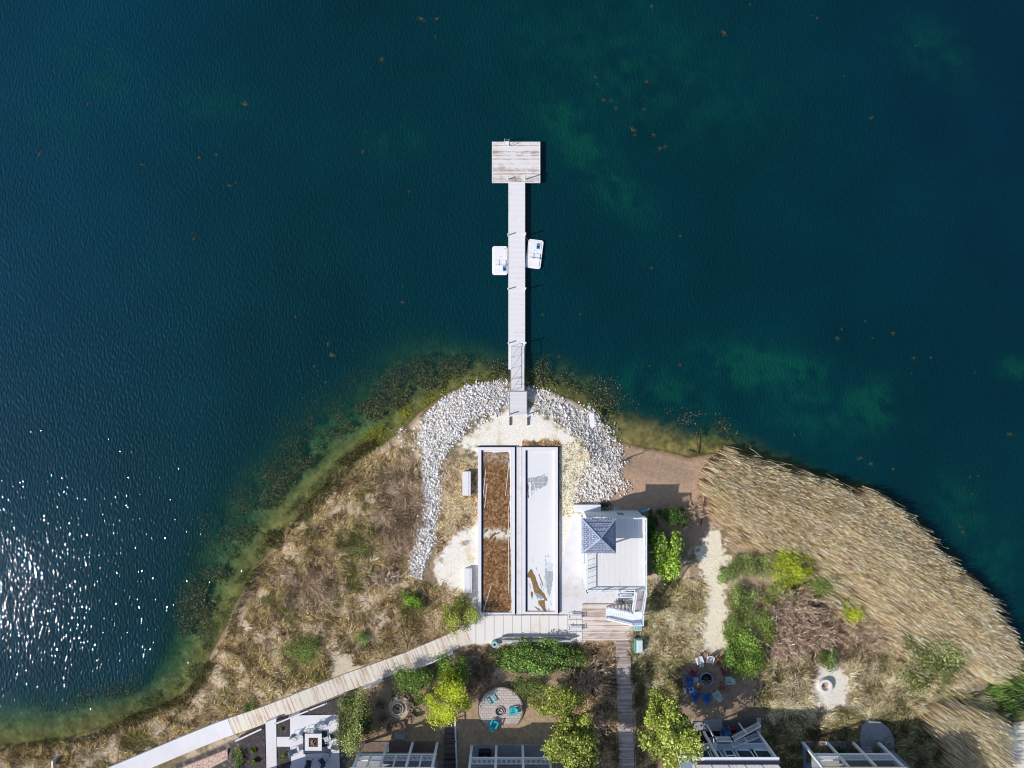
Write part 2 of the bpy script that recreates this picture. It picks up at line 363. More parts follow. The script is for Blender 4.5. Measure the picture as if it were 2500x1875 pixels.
# water: colour and cloudiness vary with the bed below
GREEN = [(1400, 320, 60, 150, -.7, .8), (1480, 430, 45, 130, -.75, .7), (1560, 180, 300, 130, .3, .45), (1500, 60, 200, 80, 0, .25), (2290, 130, 90, 60, .6, .45), (1840, 900, 150, 50, .15, 1.2), (1960, 905, 60, 35, 0, 1.), (2130, 990, 70, 60, .5, 1.),
 (1990, 1000, 130, 80, .4, .5), (2480, 900, 40, 30, 0, .8), (2440, 1370, 60, 90, 0, .5), (230, 170, 120, 70, .5, .35), (130, 310, 90, 60, 0, .3), (500, 260, 120, 60, .2, .3), (970, 340, 70, 40, 0, .35), (2350, 1250, 60, 90, -.5, .5), (1620, 950, 120, 50, .3, .8)]
def water_attr(x, y):
    n = fbm(x, y, 160, 4, 4.); n2 = fbm(x, y, 30, 4, 1.)
    L = ss(700, -100, x+.25*(y-900)); c = np.array((.0003, .0305, .042))[None]*(1-L[:, None])+np.array((.0003, .040, .072))[None]*L[:, None]
    R = ss(1700, 2600, x)*ss(1400, 200, y); c = c*(1-R[:, None]*.6)+np.array((.0008, .020, .048))[None]*R[:, None]*.6
    gr = np.clip(blobs(x, y, GREEN)*(1.9*ss(.25, .75, n2)+.15), 0, 1.25)[:, None]; c = c*(1-gr*.75)+np.array((.002, .062, .048))[None]*gr*.75
    c *= (.80+.40*n)[:, None]*.86
    d = -shore(x, y); wid = 70+105*ss(1250, 900, x)*ss(300, 500, x)+35*ss(500, 0, x); dd = d+40*(n2-.5)*ss(0, 30, d)
    wid = np.where(x > 1250, 78-46*ss(1700, 2000, x), wid)
    a = .10+.885*ss(.05, 1.45, dd/wid)
    near = ss(1.5, .5, d/wid)[:, None]; c = c*(1-near*.7)+np.array((.004, .050, .040))[None]*near*.7
    return c, np.clip(a, .1, .985)
xs = np.concatenate([[-60000, -12000, -3000, -1000, -400], np.arange(-150, 2660, 7.0), [2900, 3600, 6000, 16000, 64000]])
ys = np.concatenate([[-60000, -12000, -3000, -800, -200], np.arange(-50, 1930, 7.0), [2000, 2400]])
V, F, x, y = grid(xs, ys, lambda x, y: np.zeros(x.size))
wc, wa = water_attr(x, y)
m, nt, out = mat('lake_water')
at = N(nt, 'ShaderNodeAttribute', attribute_name='Col'); aa = N(nt, 'ShaderNodeAttribute', attribute_name='Cloud')
v1 = coords(nt, (3.9, 1.75, 1), radians(-20)); v2 = coords(nt, (4.6, 3.4, 1), radians(-42)); v3 = coords(nt, (.05, .05, 1))
w1 = noise(nt, v1, 1.0, 0, .5); w2 = noise(nt, v2, 1.0, 0, .5); gust = noise(nt, v3, 1.0, 2)
hh = vm(nt, 'ADD', vm(nt, 'MULTIPLY', w1, 1.0), vm(nt, 'MULTIPLY', w2, .13))
hh = vm(nt, 'MULTIPLY', hh, vm(nt, 'ADD', .6, vm(nt, 'MULTIPLY', gust, .8)))
sp = 0 and noise(nt, coords(nt, (2.4, 1.9, 1), radians(-25)), 1.0, 1, .4); 
bp = N(nt, 'ShaderNodeBump'); bp.inputs['Strength'].default_value = 1.0; bp.inputs['Distance'].default_value = .067; nt.links.new(hh, bp.inputs['Height'])
cr = ss_node(nt, w1, .40, .66); wcol = mixc(nt, vm(nt, 'MULTIPLY', cr, vm(nt, 'MULTIPLY', gust, .35)), at.outputs['Color'], mixc(nt, 1.0, at.outputs['Color'], (1.7, 1.55, 1.5), 'MULTIPLY'))
b = bsdf(nt, out, wcol, .03, None); b.inputs['IOR'].default_value = 1.33; b.inputs['Specular IOR Level'].default_value = .45; nt.links.new(bp.outputs[0], b.inputs['Normal'])
tr = N(nt, 'ShaderNodeBsdfTransparent'); tr.inputs[0].default_value = (.78, .88, .78, 1); mx = N(nt, 'ShaderNodeMixShader')
nt.links.new(aa.outputs['Fac'], mx.inputs[0]); nt.links.new(tr.outputs[0], mx.inputs[1]); nt.links.new(b.outputs[0], mx.inputs[2]); nt.links.new(mx.outputs[0], out.inputs[0])
wo = npmesh('water', V, F, m, wc); tag(wo, kind='structure')
al = wo.data.attributes.new('Cloud', 'FLOAT', 'POINT'); al.data.foreach_set('value', wa.astype(np.float32))

# ------------------------------------------------------------------ vegetation masses ("stuff")
def veg(name, V, F, C, material): return npmesh(name, V, F, material, np.clip(C, 0, 1))
def lying_grass(name, poly, n, pal, lmin, lmax, w, lift=.5, edge=10, flow=None, green=None, dark=.45, mask=None, label='', cat='grass', dens=None):
    p = scatter(poly, n, edge)
    if mask is not None: p = p[mask(p[:, 0], p[:, 1])]
    if dens is not None: p = p[rng.random(len(p)) < dens(p[:, 0], p[:, 1])]
    n = len(p); B = plan3(p, .0); nz = fbm(p[:, 0], p[:, 1], 45, 3, 3.)
    a = nz*14+rng.normal(0, .8, n) if flow is None else flow+rng.normal(0, .5, n)
    L = rng.uniform(lmin, lmax, n)*(.7+.6*fbm(p[:, 0], p[:, 1], 30, 2, 6.)); h = lift*rng.uniform(.3, 1.2, n)
    D = np.stack([np.cos(a), np.sin(a), h], 1); D /= np.linalg.norm(D, axis=1)[:, None]
    ct = palette(pal, n)*np.array((1.72, 1.6, 1.5)); ct *= rng.choice([.45, .85, 1.2, 1.9], n)[:, None]; pn = fbm(p[:, 0], p[:, 1], 50, 4, 21.)
    ct *= (.40+1.15*ss(.3, .68, fbm(p[:, 0], p[:, 1], 20, 4, 31.)))[:, None]
    if green is not None:
        f = (ss(green[3], green[3]+.12, pn))[:, None]*rng.uniform(.4, 1, n)[:, None]; ct = ct*(1-f)+np.array(green[:3])[None]*f*rng.uniform(.6, 1.4, n)[:, None]
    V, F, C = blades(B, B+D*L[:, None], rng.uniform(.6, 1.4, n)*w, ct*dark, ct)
    o = veg(name, V, F, C, M_blade); tag(o, label, cat, kind='stuff'); return o
TAN = [(.46, .34, .17), (.38, .28, .13), (.58, .46, .27), (.25, .17, .07), (.33, .27, .15)]
P_LEFT = [(-60, 1838), (60, 1822), (150, 1808), (230, 1785), (330, 1752), (420, 1715), (480, 1668), (520, 1600), (560, 1540), (600, 1475), (640, 1400), (690, 1310), (760, 1225), (830, 1150), (900, 1105), (990, 1045), (1020, 1075),
 (1028, 1200), (1010, 1330), (1000, 1400), (1040, 1420), (1075, 1440), (1090, 1510), (1060, 1555), (845, 1640), (645, 1722), (530, 1760), (250, 1880), (-60, 1890)]
def off_left(x, y): return (psdf([(800, 1600), (850, 1590), (880, 1640), (835, 1680), (805, 1660)], x, y) < 4) & (shore(x, y) > 2)
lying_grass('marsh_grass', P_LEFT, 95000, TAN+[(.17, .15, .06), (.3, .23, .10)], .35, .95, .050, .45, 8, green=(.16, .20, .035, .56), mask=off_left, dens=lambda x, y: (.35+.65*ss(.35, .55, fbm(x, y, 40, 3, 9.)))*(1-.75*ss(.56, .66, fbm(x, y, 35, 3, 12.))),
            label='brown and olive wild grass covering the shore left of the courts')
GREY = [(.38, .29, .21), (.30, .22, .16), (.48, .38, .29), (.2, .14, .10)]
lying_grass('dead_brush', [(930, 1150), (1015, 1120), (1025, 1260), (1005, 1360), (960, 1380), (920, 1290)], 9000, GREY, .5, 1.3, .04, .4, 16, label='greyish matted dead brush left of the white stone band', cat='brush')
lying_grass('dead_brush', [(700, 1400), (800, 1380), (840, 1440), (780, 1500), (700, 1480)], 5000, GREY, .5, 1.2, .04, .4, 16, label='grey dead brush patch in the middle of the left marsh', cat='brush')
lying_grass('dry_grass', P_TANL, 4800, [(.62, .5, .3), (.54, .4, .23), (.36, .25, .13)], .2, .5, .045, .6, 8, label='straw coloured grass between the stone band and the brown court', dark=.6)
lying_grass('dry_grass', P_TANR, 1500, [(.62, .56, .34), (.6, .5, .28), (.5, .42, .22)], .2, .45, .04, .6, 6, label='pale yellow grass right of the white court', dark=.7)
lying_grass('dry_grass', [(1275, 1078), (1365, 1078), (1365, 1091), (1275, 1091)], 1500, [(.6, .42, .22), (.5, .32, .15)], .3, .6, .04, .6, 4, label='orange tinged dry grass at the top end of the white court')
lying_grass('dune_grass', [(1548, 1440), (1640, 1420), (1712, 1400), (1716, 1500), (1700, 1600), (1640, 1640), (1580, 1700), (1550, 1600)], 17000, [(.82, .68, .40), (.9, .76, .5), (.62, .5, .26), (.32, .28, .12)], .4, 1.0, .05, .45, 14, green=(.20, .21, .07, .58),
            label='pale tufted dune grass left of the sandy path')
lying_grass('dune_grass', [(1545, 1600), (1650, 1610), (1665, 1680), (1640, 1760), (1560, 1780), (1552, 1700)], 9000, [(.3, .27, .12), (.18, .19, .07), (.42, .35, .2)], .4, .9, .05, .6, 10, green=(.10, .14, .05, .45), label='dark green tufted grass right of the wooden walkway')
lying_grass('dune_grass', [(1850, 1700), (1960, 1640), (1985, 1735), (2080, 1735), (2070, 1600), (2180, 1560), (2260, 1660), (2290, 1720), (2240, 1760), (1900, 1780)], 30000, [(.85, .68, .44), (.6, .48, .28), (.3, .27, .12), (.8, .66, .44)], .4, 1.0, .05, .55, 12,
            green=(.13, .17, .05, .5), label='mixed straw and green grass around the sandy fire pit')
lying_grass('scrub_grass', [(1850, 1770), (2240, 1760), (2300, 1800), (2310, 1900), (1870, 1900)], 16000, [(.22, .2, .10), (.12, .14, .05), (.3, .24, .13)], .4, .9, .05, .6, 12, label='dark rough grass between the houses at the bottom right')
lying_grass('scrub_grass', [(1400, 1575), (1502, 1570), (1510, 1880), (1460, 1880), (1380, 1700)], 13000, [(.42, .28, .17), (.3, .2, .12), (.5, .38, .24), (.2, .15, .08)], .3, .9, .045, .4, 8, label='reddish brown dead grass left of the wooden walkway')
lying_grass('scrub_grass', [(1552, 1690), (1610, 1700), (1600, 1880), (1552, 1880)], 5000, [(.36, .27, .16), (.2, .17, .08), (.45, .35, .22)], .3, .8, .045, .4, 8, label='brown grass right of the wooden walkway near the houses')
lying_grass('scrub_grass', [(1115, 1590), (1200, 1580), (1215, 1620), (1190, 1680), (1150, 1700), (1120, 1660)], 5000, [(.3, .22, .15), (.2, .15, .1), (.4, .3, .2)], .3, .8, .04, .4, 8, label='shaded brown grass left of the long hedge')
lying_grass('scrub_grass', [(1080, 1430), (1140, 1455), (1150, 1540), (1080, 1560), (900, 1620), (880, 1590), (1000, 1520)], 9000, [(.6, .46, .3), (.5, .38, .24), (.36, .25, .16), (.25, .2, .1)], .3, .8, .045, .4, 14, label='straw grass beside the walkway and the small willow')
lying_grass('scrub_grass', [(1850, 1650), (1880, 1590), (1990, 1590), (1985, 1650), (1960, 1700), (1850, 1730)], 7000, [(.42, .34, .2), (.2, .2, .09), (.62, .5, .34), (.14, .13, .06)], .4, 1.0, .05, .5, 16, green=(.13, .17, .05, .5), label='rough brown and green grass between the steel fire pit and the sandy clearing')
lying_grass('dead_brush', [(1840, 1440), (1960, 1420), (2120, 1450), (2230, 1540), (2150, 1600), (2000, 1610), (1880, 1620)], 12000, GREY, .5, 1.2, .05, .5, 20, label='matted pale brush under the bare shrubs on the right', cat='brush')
def under(name, polys, n, pal, zlo, zhi, label, sz=(.12, .38), amp=1.0):
    ps = []
    for poly, w in polys: ps.append(scatter(poly, int(n*w), 14, 40))
    p = np.concatenate(ps); k = (fbm(p[:, 0], p[:, 1], 34, 5, 41.)+rng.normal(0, .06, len(p)) > .485) & (shore(p[:, 0], p[:, 1]) < 3); p = p[k]
    P = plan3(p, z=rng.uniform(zlo, zhi, len(p))); V, F = leafquads(P, rng.uniform(*sz, len(P)), .5, .4)
    c = palette(pal, len(P))*amp; o = veg(name, V, F, np.repeat(c, 4, 0), M_weed); return tag(o, label, 'water weed', kind='stuff')
WEED2 = [(.34, .25, .12), (.16, .13, .06), (.42, .32, .17), (.10, .10, .04), (.06, .07, .03)]
WEED = [(.20, .15, .07), (.13, .11, .05), (.26, .20, .10), (.09, .10, .04)]
under('water_weed', [([(900, 960), (960, 890), (1060, 868), (1160, 862), (1235, 880), (1238, 925), (1150, 935), (1040, 970), (950, 1010), (860, 1040), (800, 1060)], .6), ([(720, 980), (820, 920), (910, 890), (900, 980), (820, 1090), (700, 1180), (600, 1300), (560, 1290), (620, 1130)], .2),
 ([(560, 1180), (680, 1080), (800, 1010), (830, 1060), (720, 1170), (640, 1280), (560, 1380), (500, 1400)], .25)], 62000, WEED2, -.35, -.01, 'brown water weed left of the pier in shallow water', sz=(.12, .34))
under('water_weed', [([(1300, 900), (1330, 885), (1460, 912), (1500, 925), (1540, 965), (1560, 1000), (1470, 1005), (1420, 978), (1330, 945), (1290, 935)], .5), ([(1620, 985), (1680, 1000), (1760, 1020), (1830, 1060), (1830, 1085), (1760, 1080), (1690, 1050), (1630, 1020)], .45)],
      40000, WEED2, -.35, -.01, 'brown water weed right of the pier along the stones')
under('water_weed', [([(430, 1440), (490, 1360), (560, 1400), (520, 1500), (480, 1560), (420, 1520)], .4), ([(470, 1260), (500, 1260), (530, 1370), (480, 1370)], .12), ([(190, 1680), (280, 1660), (340, 1620), (345, 1665), (290, 1700), (190, 1710)], .25), ([(90, 1700), (180, 1690), (190, 1740), (100, 1735)], .15)],
      30000, WEED2, -.25, -.01, 'reddish brown weed beds off the left shore')
under('water_weed', [([(905, 1050), (990, 990), (1060, 955), (1150, 930), (1200, 922), (1210, 935), (1130, 955), (1060, 985), (1010, 1035), (930, 1085), (880, 1115), (850, 1115)], 1)], 8000, [(.42, .38, .03), (.30, .30, .03), (.2, .2, .04)], -.05, .03, 'bright yellow green algae along the stone edge', sz=(.08, .25))
under('water_weed', [([(560, 1560), (480, 1660), (380, 1720), (300, 1750), (360, 1700), (470, 1600), (560, 1440), (640, 1320), (760, 1180), (900, 1060), (880, 1100), (800, 1190), (700, 1300), (640, 1400)], 1)], 16000, [(.20, .17, .07), (.12, .13, .05), (.3, .25, .12), (.1, .14, .07)], -.15, -.01, 'fine olive weed over the sandy shallows of the left shore', sz=(.08, .26))
# emergent grass along the left shore
p = np.concatenate([scatter(P, n, 6) for P, n in (([(760, 1215), (800, 1170), (850, 1140), (870, 1160), (800, 1220), (760, 1260), (700, 1310), (700, 1290)], 2600), ([(640, 1300), (690, 1290), (690, 1340), (650, 1330)], 700), ([(560, 1520), (620, 1390), (650, 1370), (640, 1430), (590, 1530), (560, 1570)], 1600),
     ([(180, 1810), (330, 1745), (450, 1690), (510, 1610), (530, 1620), (480, 1700), (350, 1765), (190, 1825)], 3500), ([(0, 1822), (180, 1800), (180, 1815), (0, 1832)], 600), ([(810, 1130), (900, 1075), (920, 1085), (850, 1140)], 1500))])
B = plan3(p, z=0.0); D = rng.normal(0, .25, (len(p), 3)); D[:, 2] = rng.uniform(.2, .6, len(p)); c = palette([(.30, .30, .10), (.45, .40, .18), (.10, .13, .05), (.2, .17, .08)], len(p))
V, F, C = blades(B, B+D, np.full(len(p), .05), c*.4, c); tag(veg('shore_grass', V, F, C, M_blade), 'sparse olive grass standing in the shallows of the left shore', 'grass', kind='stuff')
# reeds: tall vertical stems
def reeds(name, poly, n, h, label, pal, edge=26, lean=(.40, -.25)):
    p = scatter(poly, n, edge); k = psdf([(1780, 1330), (1840, 1330), (1880, 1400), (1830, 1450), (1770, 1400)], p[:, 0], p[:, 1]) < 0; p = p[k]; n = len(p)
    den = fbm(p[:, 0], p[:, 1], 26, 4, 15.); p = p[den > .22]; n = len(p)
    B = plan3(p, .0); B[:, 2] = np.maximum(B[:, 2], -.3); L = h*rng.uniform(.65, 1.15, n)*(.75+.5*fbm(p[:, 0], p[:, 1], 70, 3, 2.))
    D = np.stack([lean[0]+rng.normal(0, .10, n), lean[1]+rng.normal(0, .10, n), np.ones(n)], 1); D /= np.linalg.norm(D, axis=1)[:, None]
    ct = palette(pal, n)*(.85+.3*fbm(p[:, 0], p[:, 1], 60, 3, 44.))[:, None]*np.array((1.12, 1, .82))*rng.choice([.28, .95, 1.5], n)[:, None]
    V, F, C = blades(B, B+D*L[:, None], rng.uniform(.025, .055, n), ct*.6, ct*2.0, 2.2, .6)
    tip = B+D*L[:, None]; kk = rng.random(n) < .3; P2 = tip[kk]; d2 = D[kk]; V2, F2, C2 = blades(P2-d2*.32, P2+d2*.05, np.full(len(P2), .06), ct[kk]*1.6, ct[kk]*1.9)
    o = veg(name, np.concatenate([V, V2]), np.concatenate([F, F2+len(V)]), np.concatenate([C, C2]), M_reed); return tag(o, label, 'reeds', kind='stuff')
RP = [(.86, .68, .46), (.70, .53, .36), (.97, .82, .60), (.5, .36, .23)]
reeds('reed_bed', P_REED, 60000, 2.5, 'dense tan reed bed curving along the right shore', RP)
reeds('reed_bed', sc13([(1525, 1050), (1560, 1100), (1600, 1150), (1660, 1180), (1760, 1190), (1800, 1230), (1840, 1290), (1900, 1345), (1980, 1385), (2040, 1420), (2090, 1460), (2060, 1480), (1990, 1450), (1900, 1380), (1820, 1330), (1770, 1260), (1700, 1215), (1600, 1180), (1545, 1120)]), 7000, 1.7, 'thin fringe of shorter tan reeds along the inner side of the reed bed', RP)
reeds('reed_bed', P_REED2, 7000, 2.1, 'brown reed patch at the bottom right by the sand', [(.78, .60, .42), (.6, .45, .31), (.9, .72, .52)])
p = scatter([(1740, 1120), (1830, 1125), (1900, 1150), (2000, 1180), (2110, 1230), (2230, 1320), (2330, 1420), (2440, 1560), (2450, 1590), (2420, 1560), (2300, 1420), (2190, 1320), (2080, 1240), (1960, 1200), (1850, 1160)], 2600, 10)
B = plan3(p, z=-.1); D = np.stack([rng.normal(.35, .5, len(p)), rng.normal(.1, .4, len(p)), rng.uniform(.3, 1.3, len(p))], 1); c = palette([(.12, .15, .09), (.5, .4, .26), (.2, .2, .12)], len(p))
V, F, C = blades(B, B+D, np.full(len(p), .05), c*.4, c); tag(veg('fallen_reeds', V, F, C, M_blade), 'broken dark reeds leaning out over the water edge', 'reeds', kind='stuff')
lying_grass('green_reeds', [(2420, 1660), (2460, 1600), (2540, 1600), (2560, 1720), (2440, 1735), (2405, 1700)], 9000, [(.08, .16, .04), (.13, .22, .05), (.05, .09, .03)], .6, 1.3, .05, 1.2, 10, flow=.9, label='dark green rushes at the right edge of the photo', cat='rushes')
lying_grass('green_reeds', [(2290, 1690), (2400, 1690), (2450, 1740), (2420, 1790), (2350, 1740)], 4000, [(.45, .42, .26), (.3, .33, .16), (.2, .24, .09)], .5, 1.1, .045, .8, 10, flow=-.5, label='greyish green rushes above the bottom right reed patch', cat='rushes')
# deep water weed clumps, each its own thing
WC = [(268, 120), (1030, 45), (1068, 46), (933, 145), (932, 162), (1064, 90), (895, 322), (903, 368), (886, 370), (577, 446), (560, 452), (488, 385), (570, 5), (998, 468), (474, 583), (470, 570), (984, 700), (984, 738), (722, 775), (800, 840), (812, 868), (775, 905), (732, 905), (768, 895),
 (530, 378), (348, 402), (215, 255), (130, 375), (95, 376), (600, 255), (1475, 245), (1491, 247), (1505, 265), (1573, 268), (1455, 190), (1460, 207), (1572, 236), (1545, 318), (1549, 330), (1596, 330), (1612, 362), (1625, 358), (1580, 200), (1985, 38), (1995, 45), (1831, 12), (1590, 16), (1767, 80), (2236, 113), (2060, 188),
 (2128, 288), (1326, 769), (1393, 762), (1417, 768), (1661, 577), (2056, 804), (2111, 785), (2045, 827), (2130, 826), (2180, 815), (2231, 874), (2272, 874), (2226, 912), (2380, 910), (1572, 892), (1585, 895), (1660, 892), (1750, 892), (1340, 868), (1365, 872), (1590, 655), (1940, 1062), (1955, 1060), (2100, 1120), (2125, 1133), (2180, 1146), (2368, 1165), (2388, 1163), (2373, 1208), (2345, 1285), (2352, 1300), (2465, 1060)]
def weed_mesh(i):
    n = random.choice((9, 13, 18, 24)); V = [(0, 0, 0)]; F = []; C = palette([(.045, .058, .03), (.03, .042, .022), (.075, .072, .038)], 1+3*n)
    for k in range(n):        # ragged fronds growing from one root
        a = 2*pi*k/n+random.uniform(-.3, .3); L = random.uniform(.10, .5)*random.choice([.5, 1, 1]); w = random.uniform(.07, .14); b = len(V); q = a+random.uniform(-.5, .5)
        V += [(cos(a-.25)*w*1.4, sin(a-.25)*w*1.8, .02), (cos(q)*L, sin(q)*L*1.3, random.uniform(-.05, .04)), (cos(a+.25)*w*1.4, sin(a+.25)*w*1.8, .0)]; F.append([0, b, b+1, b+2])
    return npmesh('weed_clump', V, F, M_weed, C)
for i, (px, py) in enumerate(WC):
    if i < 9: o = weed_mesh(i)
    else: o = bpy.data.objects['weed_clump' if i % 9 == 0 else 'weed_clump.%03d' % (i % 9)].copy(); col.objects.link(o)
    o.location = W(px, py, .02); o.rotation_euler[2] = random.random()*6; s = random.uniform(.4, 1.15); o.scale = (s, s*random.uniform(.6, 1.4), 1)
    tag(o, 'small brown weed clump breaking the surface of the open lake', 'weed clump', 'weed clumps scattered over the deep water')

# ------------------------------------------------------------------ rip-rap stones
ico = bpy.data.meshes.new('t'); import bmesh
bm_ = bmesh.new(); bmesh.ops.create_icosphere(bm_, subdivisions=1, radius=1); IV = np.array([v.co[:] for v in bm_.verts]); IF = np.array([[v.index for v in f.verts] for f in bm_.faces]); bm_.free()
def rocks(p, size, z, cols):
    n = len(p); V = IV[None]*(1+rng.normal(0, .16, (n, len(IV), 1))); V = V*np.stack([rng.uniform(.7, 1.35, n), rng.uniform(.7, 1.2, n), rng.uniform(.3, .55, n)], 1)[:, None, :]
    a = rng.random(n)*pi*2; c, s = np.cos(a)[:, None], np.sin(a)[:, None]; V = np.stack([V[:, :, 0]*c-V[:, :, 1]*s, V[:, :, 0]*s+V[:, :, 1]*c, V[:, :, 2]], 2)
    V = V*np.asarray(size)[:, None, None]; P = plan3(p, z); V = V+P[:, None, :]; F = IF[None]+(np.arange(n)*len(IV))[:, None, None]
    return V, F, np.repeat(cols, len(IV), 0)
STC = [(.84, .82, .84), (.74, .71, .70), (.9, .88, .9), (.60, .53, .44), (.48, .45, .42)]
pr = np.concatenate([scatter(P_RIP_L, 5600, 14), scatter(P_RIP_R, 1700, 30), scatter([(1070, 1100), (1130, 1040), (1230, 1000), (1230, 1012), (1140, 1055), (1085, 1120), (1070, 1280), (1060, 1330)], 420, 10), scatter([(1440, 1110), (1510, 1100), (1525, 1160), (1460, 1235), (1400, 1230)], 300, 10), scatter([(960, 1050), (1030, 1040), (1040, 1110), (980, 1100)], 130, 10)])
pr = pr[(np.abs(pr[:, 0]-1264) > 16) | (pr[:, 1] < 953)]
sz = rng.uniform(.05, .145, len(pr)); V, F, C = rocks(pr, sz, .05, palette(STC, len(pr))); npm = npmesh('riprap_stones', V.reshape(-1, 3), F.reshape(-1, 3), M_rock, np.clip(C, 0, .93)); tag(npm, 'thick bank of small white broken stones around the peninsula tip', 'stones', kind='stuff')
pb = np.concatenate([scatter(P_RIP_L, 185, -6), scatter(P_RIP_R, 100, -5)]); pb = pb[(np.abs(pb[:, 0]-1264) > 34)]
V, F, C = rocks(pb, rng.uniform(.14, .21, len(pb)), .12, palette(STC, len(pb))); C = C.reshape(len(pb), -1, 3)
for i in range(len(pb)):
    c0 = V[i].mean(0); o = npmesh('stone', V[i]-c0, IF, M_rock, np.clip(C[i], 0, .93)); o.location = c0
    tag(o, 'larger white broken stone lying in the shore stone bank', 'stone', 'larger white stones of the shore bank')
for px, py, l in ((885, 1168, 'lone white stone on the left marsh shore'), (855, 1205, 'small white stone on the marsh left of the pale shore strip'), (945, 1107, 'single white stone at the upper marsh edge')):
    V1, F1, C1 = rocks(np.array([[px, py]]), [.2], .1, np.array([[.8, .78, .8]])); c0 = V1[0].mean(0); o = npmesh('stone', V1[0]-c0, IF, M_rock, C1); o.location = c0; tag(o, l, 'stone')
pal_strip = []

# ------------------------------------------------------------------ pier
def px_box(mb, x0, x1, y0, y1, z0, z1):
    """a box whose TOP face covers the photo rectangle x0..x1, y0..y1"""
    a = W(x0, y1, z1); b = W(x1, y0, z1); return mb.box(a[0], b[0], a[1], b[1], z0, z1)
M_deckA = planks('weathered_deck', 1, .15, (.80, .77, .76), (.42, .31, .25), .53, nsc=.9)
M_deckB = planks('bleached_deck', 1, .15, (.80, .79, .80), (.56, .47, .40), .12, nsc=.6)
M_deckG = planks('grey_deck', 1, .15, (.74, .73, .75), (.45, .42, .38), .30)
ZP = .62
pier = empty('pier', W(1262, 700, 0), 'long straight whitewashed wooden pier ending in a square swimming platform', 'pier')
mb = MB(); px_box(mb, 1203, 1317, 347.5, 444, ZP-.16, ZP); mb.build('platform', M_deckA, pier)
mb = MB()
px_box(mb, 1201, 1203, 346, 446, ZP-.22, ZP+.015); px_box(mb, 1317, 1319, 346, 446, ZP-.22, ZP+.015); px_box(mb, 1203, 1317, 346, 347.4, ZP-.22, ZP+.015); px_box(mb, 1203, 1317, 444.1, 446, ZP-.22, ZP+.015)
mb.build('platform_edge', M_white, pier)
mb = MB(); px_box(mb, 1242.5, 1280.5, 446.1, 902, ZP-.16, ZP-.003); mb.build('walkway', M_deckB, pier)
mb = MB(); px_box(mb, 1241, 1242.4, 446.1, 902, ZP-.2, ZP+.012); px_box(mb, 1280.6, 1282, 446.1, 902, ZP-.2, ZP+.012); mb.build('walkway_edge', M_white, pier)
for py, hs in ((438, (.7, 1.6)), (574, (.7, 1.1)), (706, (.7, 1.0)), (838, (.7, 1.2))):
    for px, h in zip((1240.5, 1282.5), hs):
        px += .9*(py-438)/400; b = W(px, py, ZP); mb = MB(); mb.tube((b[0], b[1], -1.2), (b[0], b[1], ZP+h), .075, .075, 10); p = mb.build('piling', M_white, pier)
        MB().tube((b[0], b[1], ZP+h), (b[0], b[1], ZP+h+.05), .10, .06, 10).build('cap', M_white, p)
for px in (1204, 1316):
    for py in (350, 442): b = W(px, py, 0); MB().tube((b[0], b[1], -1.5), (b[0], b[1], ZP-.17), .07).build('piling', M_grey, pier)
gang = empty('gangway', W(1263, 900, .7), 'grey gangway with thin metal side rails joining the pier to the stones', 'gangway')
mb = MB(); a = W(1247, 954, .95); b = W(1280, 846, .68)
y0, y1 = a[1], b[1]; xa, xb = a[0], b[0]
mb.beam(((xa+xb)/2, y0, .93), ((xa+xb)/2, y1, .66), xb-xa, .08); mb.build('walk_surface', M_deckG, gang)
M_rail = plain('grey_rail', (.55, .56, .58), .1, .4, 4, metal=.3)
for sx in (xa+.04, xb-.04):
    mb = MB(); n = 5; zb = lambda t: .97+(.70-.97)*t
    P = [(sx, y0+(y1-y0)*k/(n-1), zb(k/(n-1))) for k in range(n)]
    for p in P: mb.tube(p, (p[0], p[1], p[2]+1.05), .025)
    for p, q in zip(P[:-1], P[1:]): mb.tube((p[0], p[1], p[2]+1.05), (q[0], q[1], q[2]+1.05), .03); mb.tube((p[0], p[1], p[2]+.08), (q[0], q[1], q[2]+1.0), .015)
    if sx > 1.2:
        q = P[-1]; pts = [(q[0]-.75*(1-cos(t)), q[1]+.35*sin(t), q[2]+1.05) for t in np.linspace(0, pi, 8)]; mb.path(pts[:5], .025)
    mb.build('handrail', M_rail, gang)
lnd = empty('landing', W(1264, 985, 1), 'pale wooden landing with side boards where the pier meets the shore', 'landing')
mb = MB(); px_box(mb, 1244, 1285, 956, 1014, .4, 1.05); mb.build('deck', M_deckG, lnd)
mb = MB(); px_box(mb, 1242.5, 1243.9, 955, 1015, .3, 1.08); px_box(mb, 1285.1, 1287, 955, 1015, .3, 1.08); mb.build('side_board', M_rail, lnd)
for px in (1243, 1286.5):
    b = W(px, 1012, 1.05); MB().box(b[0]-.06, b[0]+.06, b[1]-.06, b[1]+.06, .3, 2.0).build('post', M_white, lnd)
    mb = MB(); a = W(px+2, 1018, 1.05); mb.box(a[0]-.07, a[0]+.07, a[1]-1.0, a[1], .6, 1.22); mb.build('rail_block', plain('dark_wood', (.1, .08, .07), .3, .8, 5), lnd)
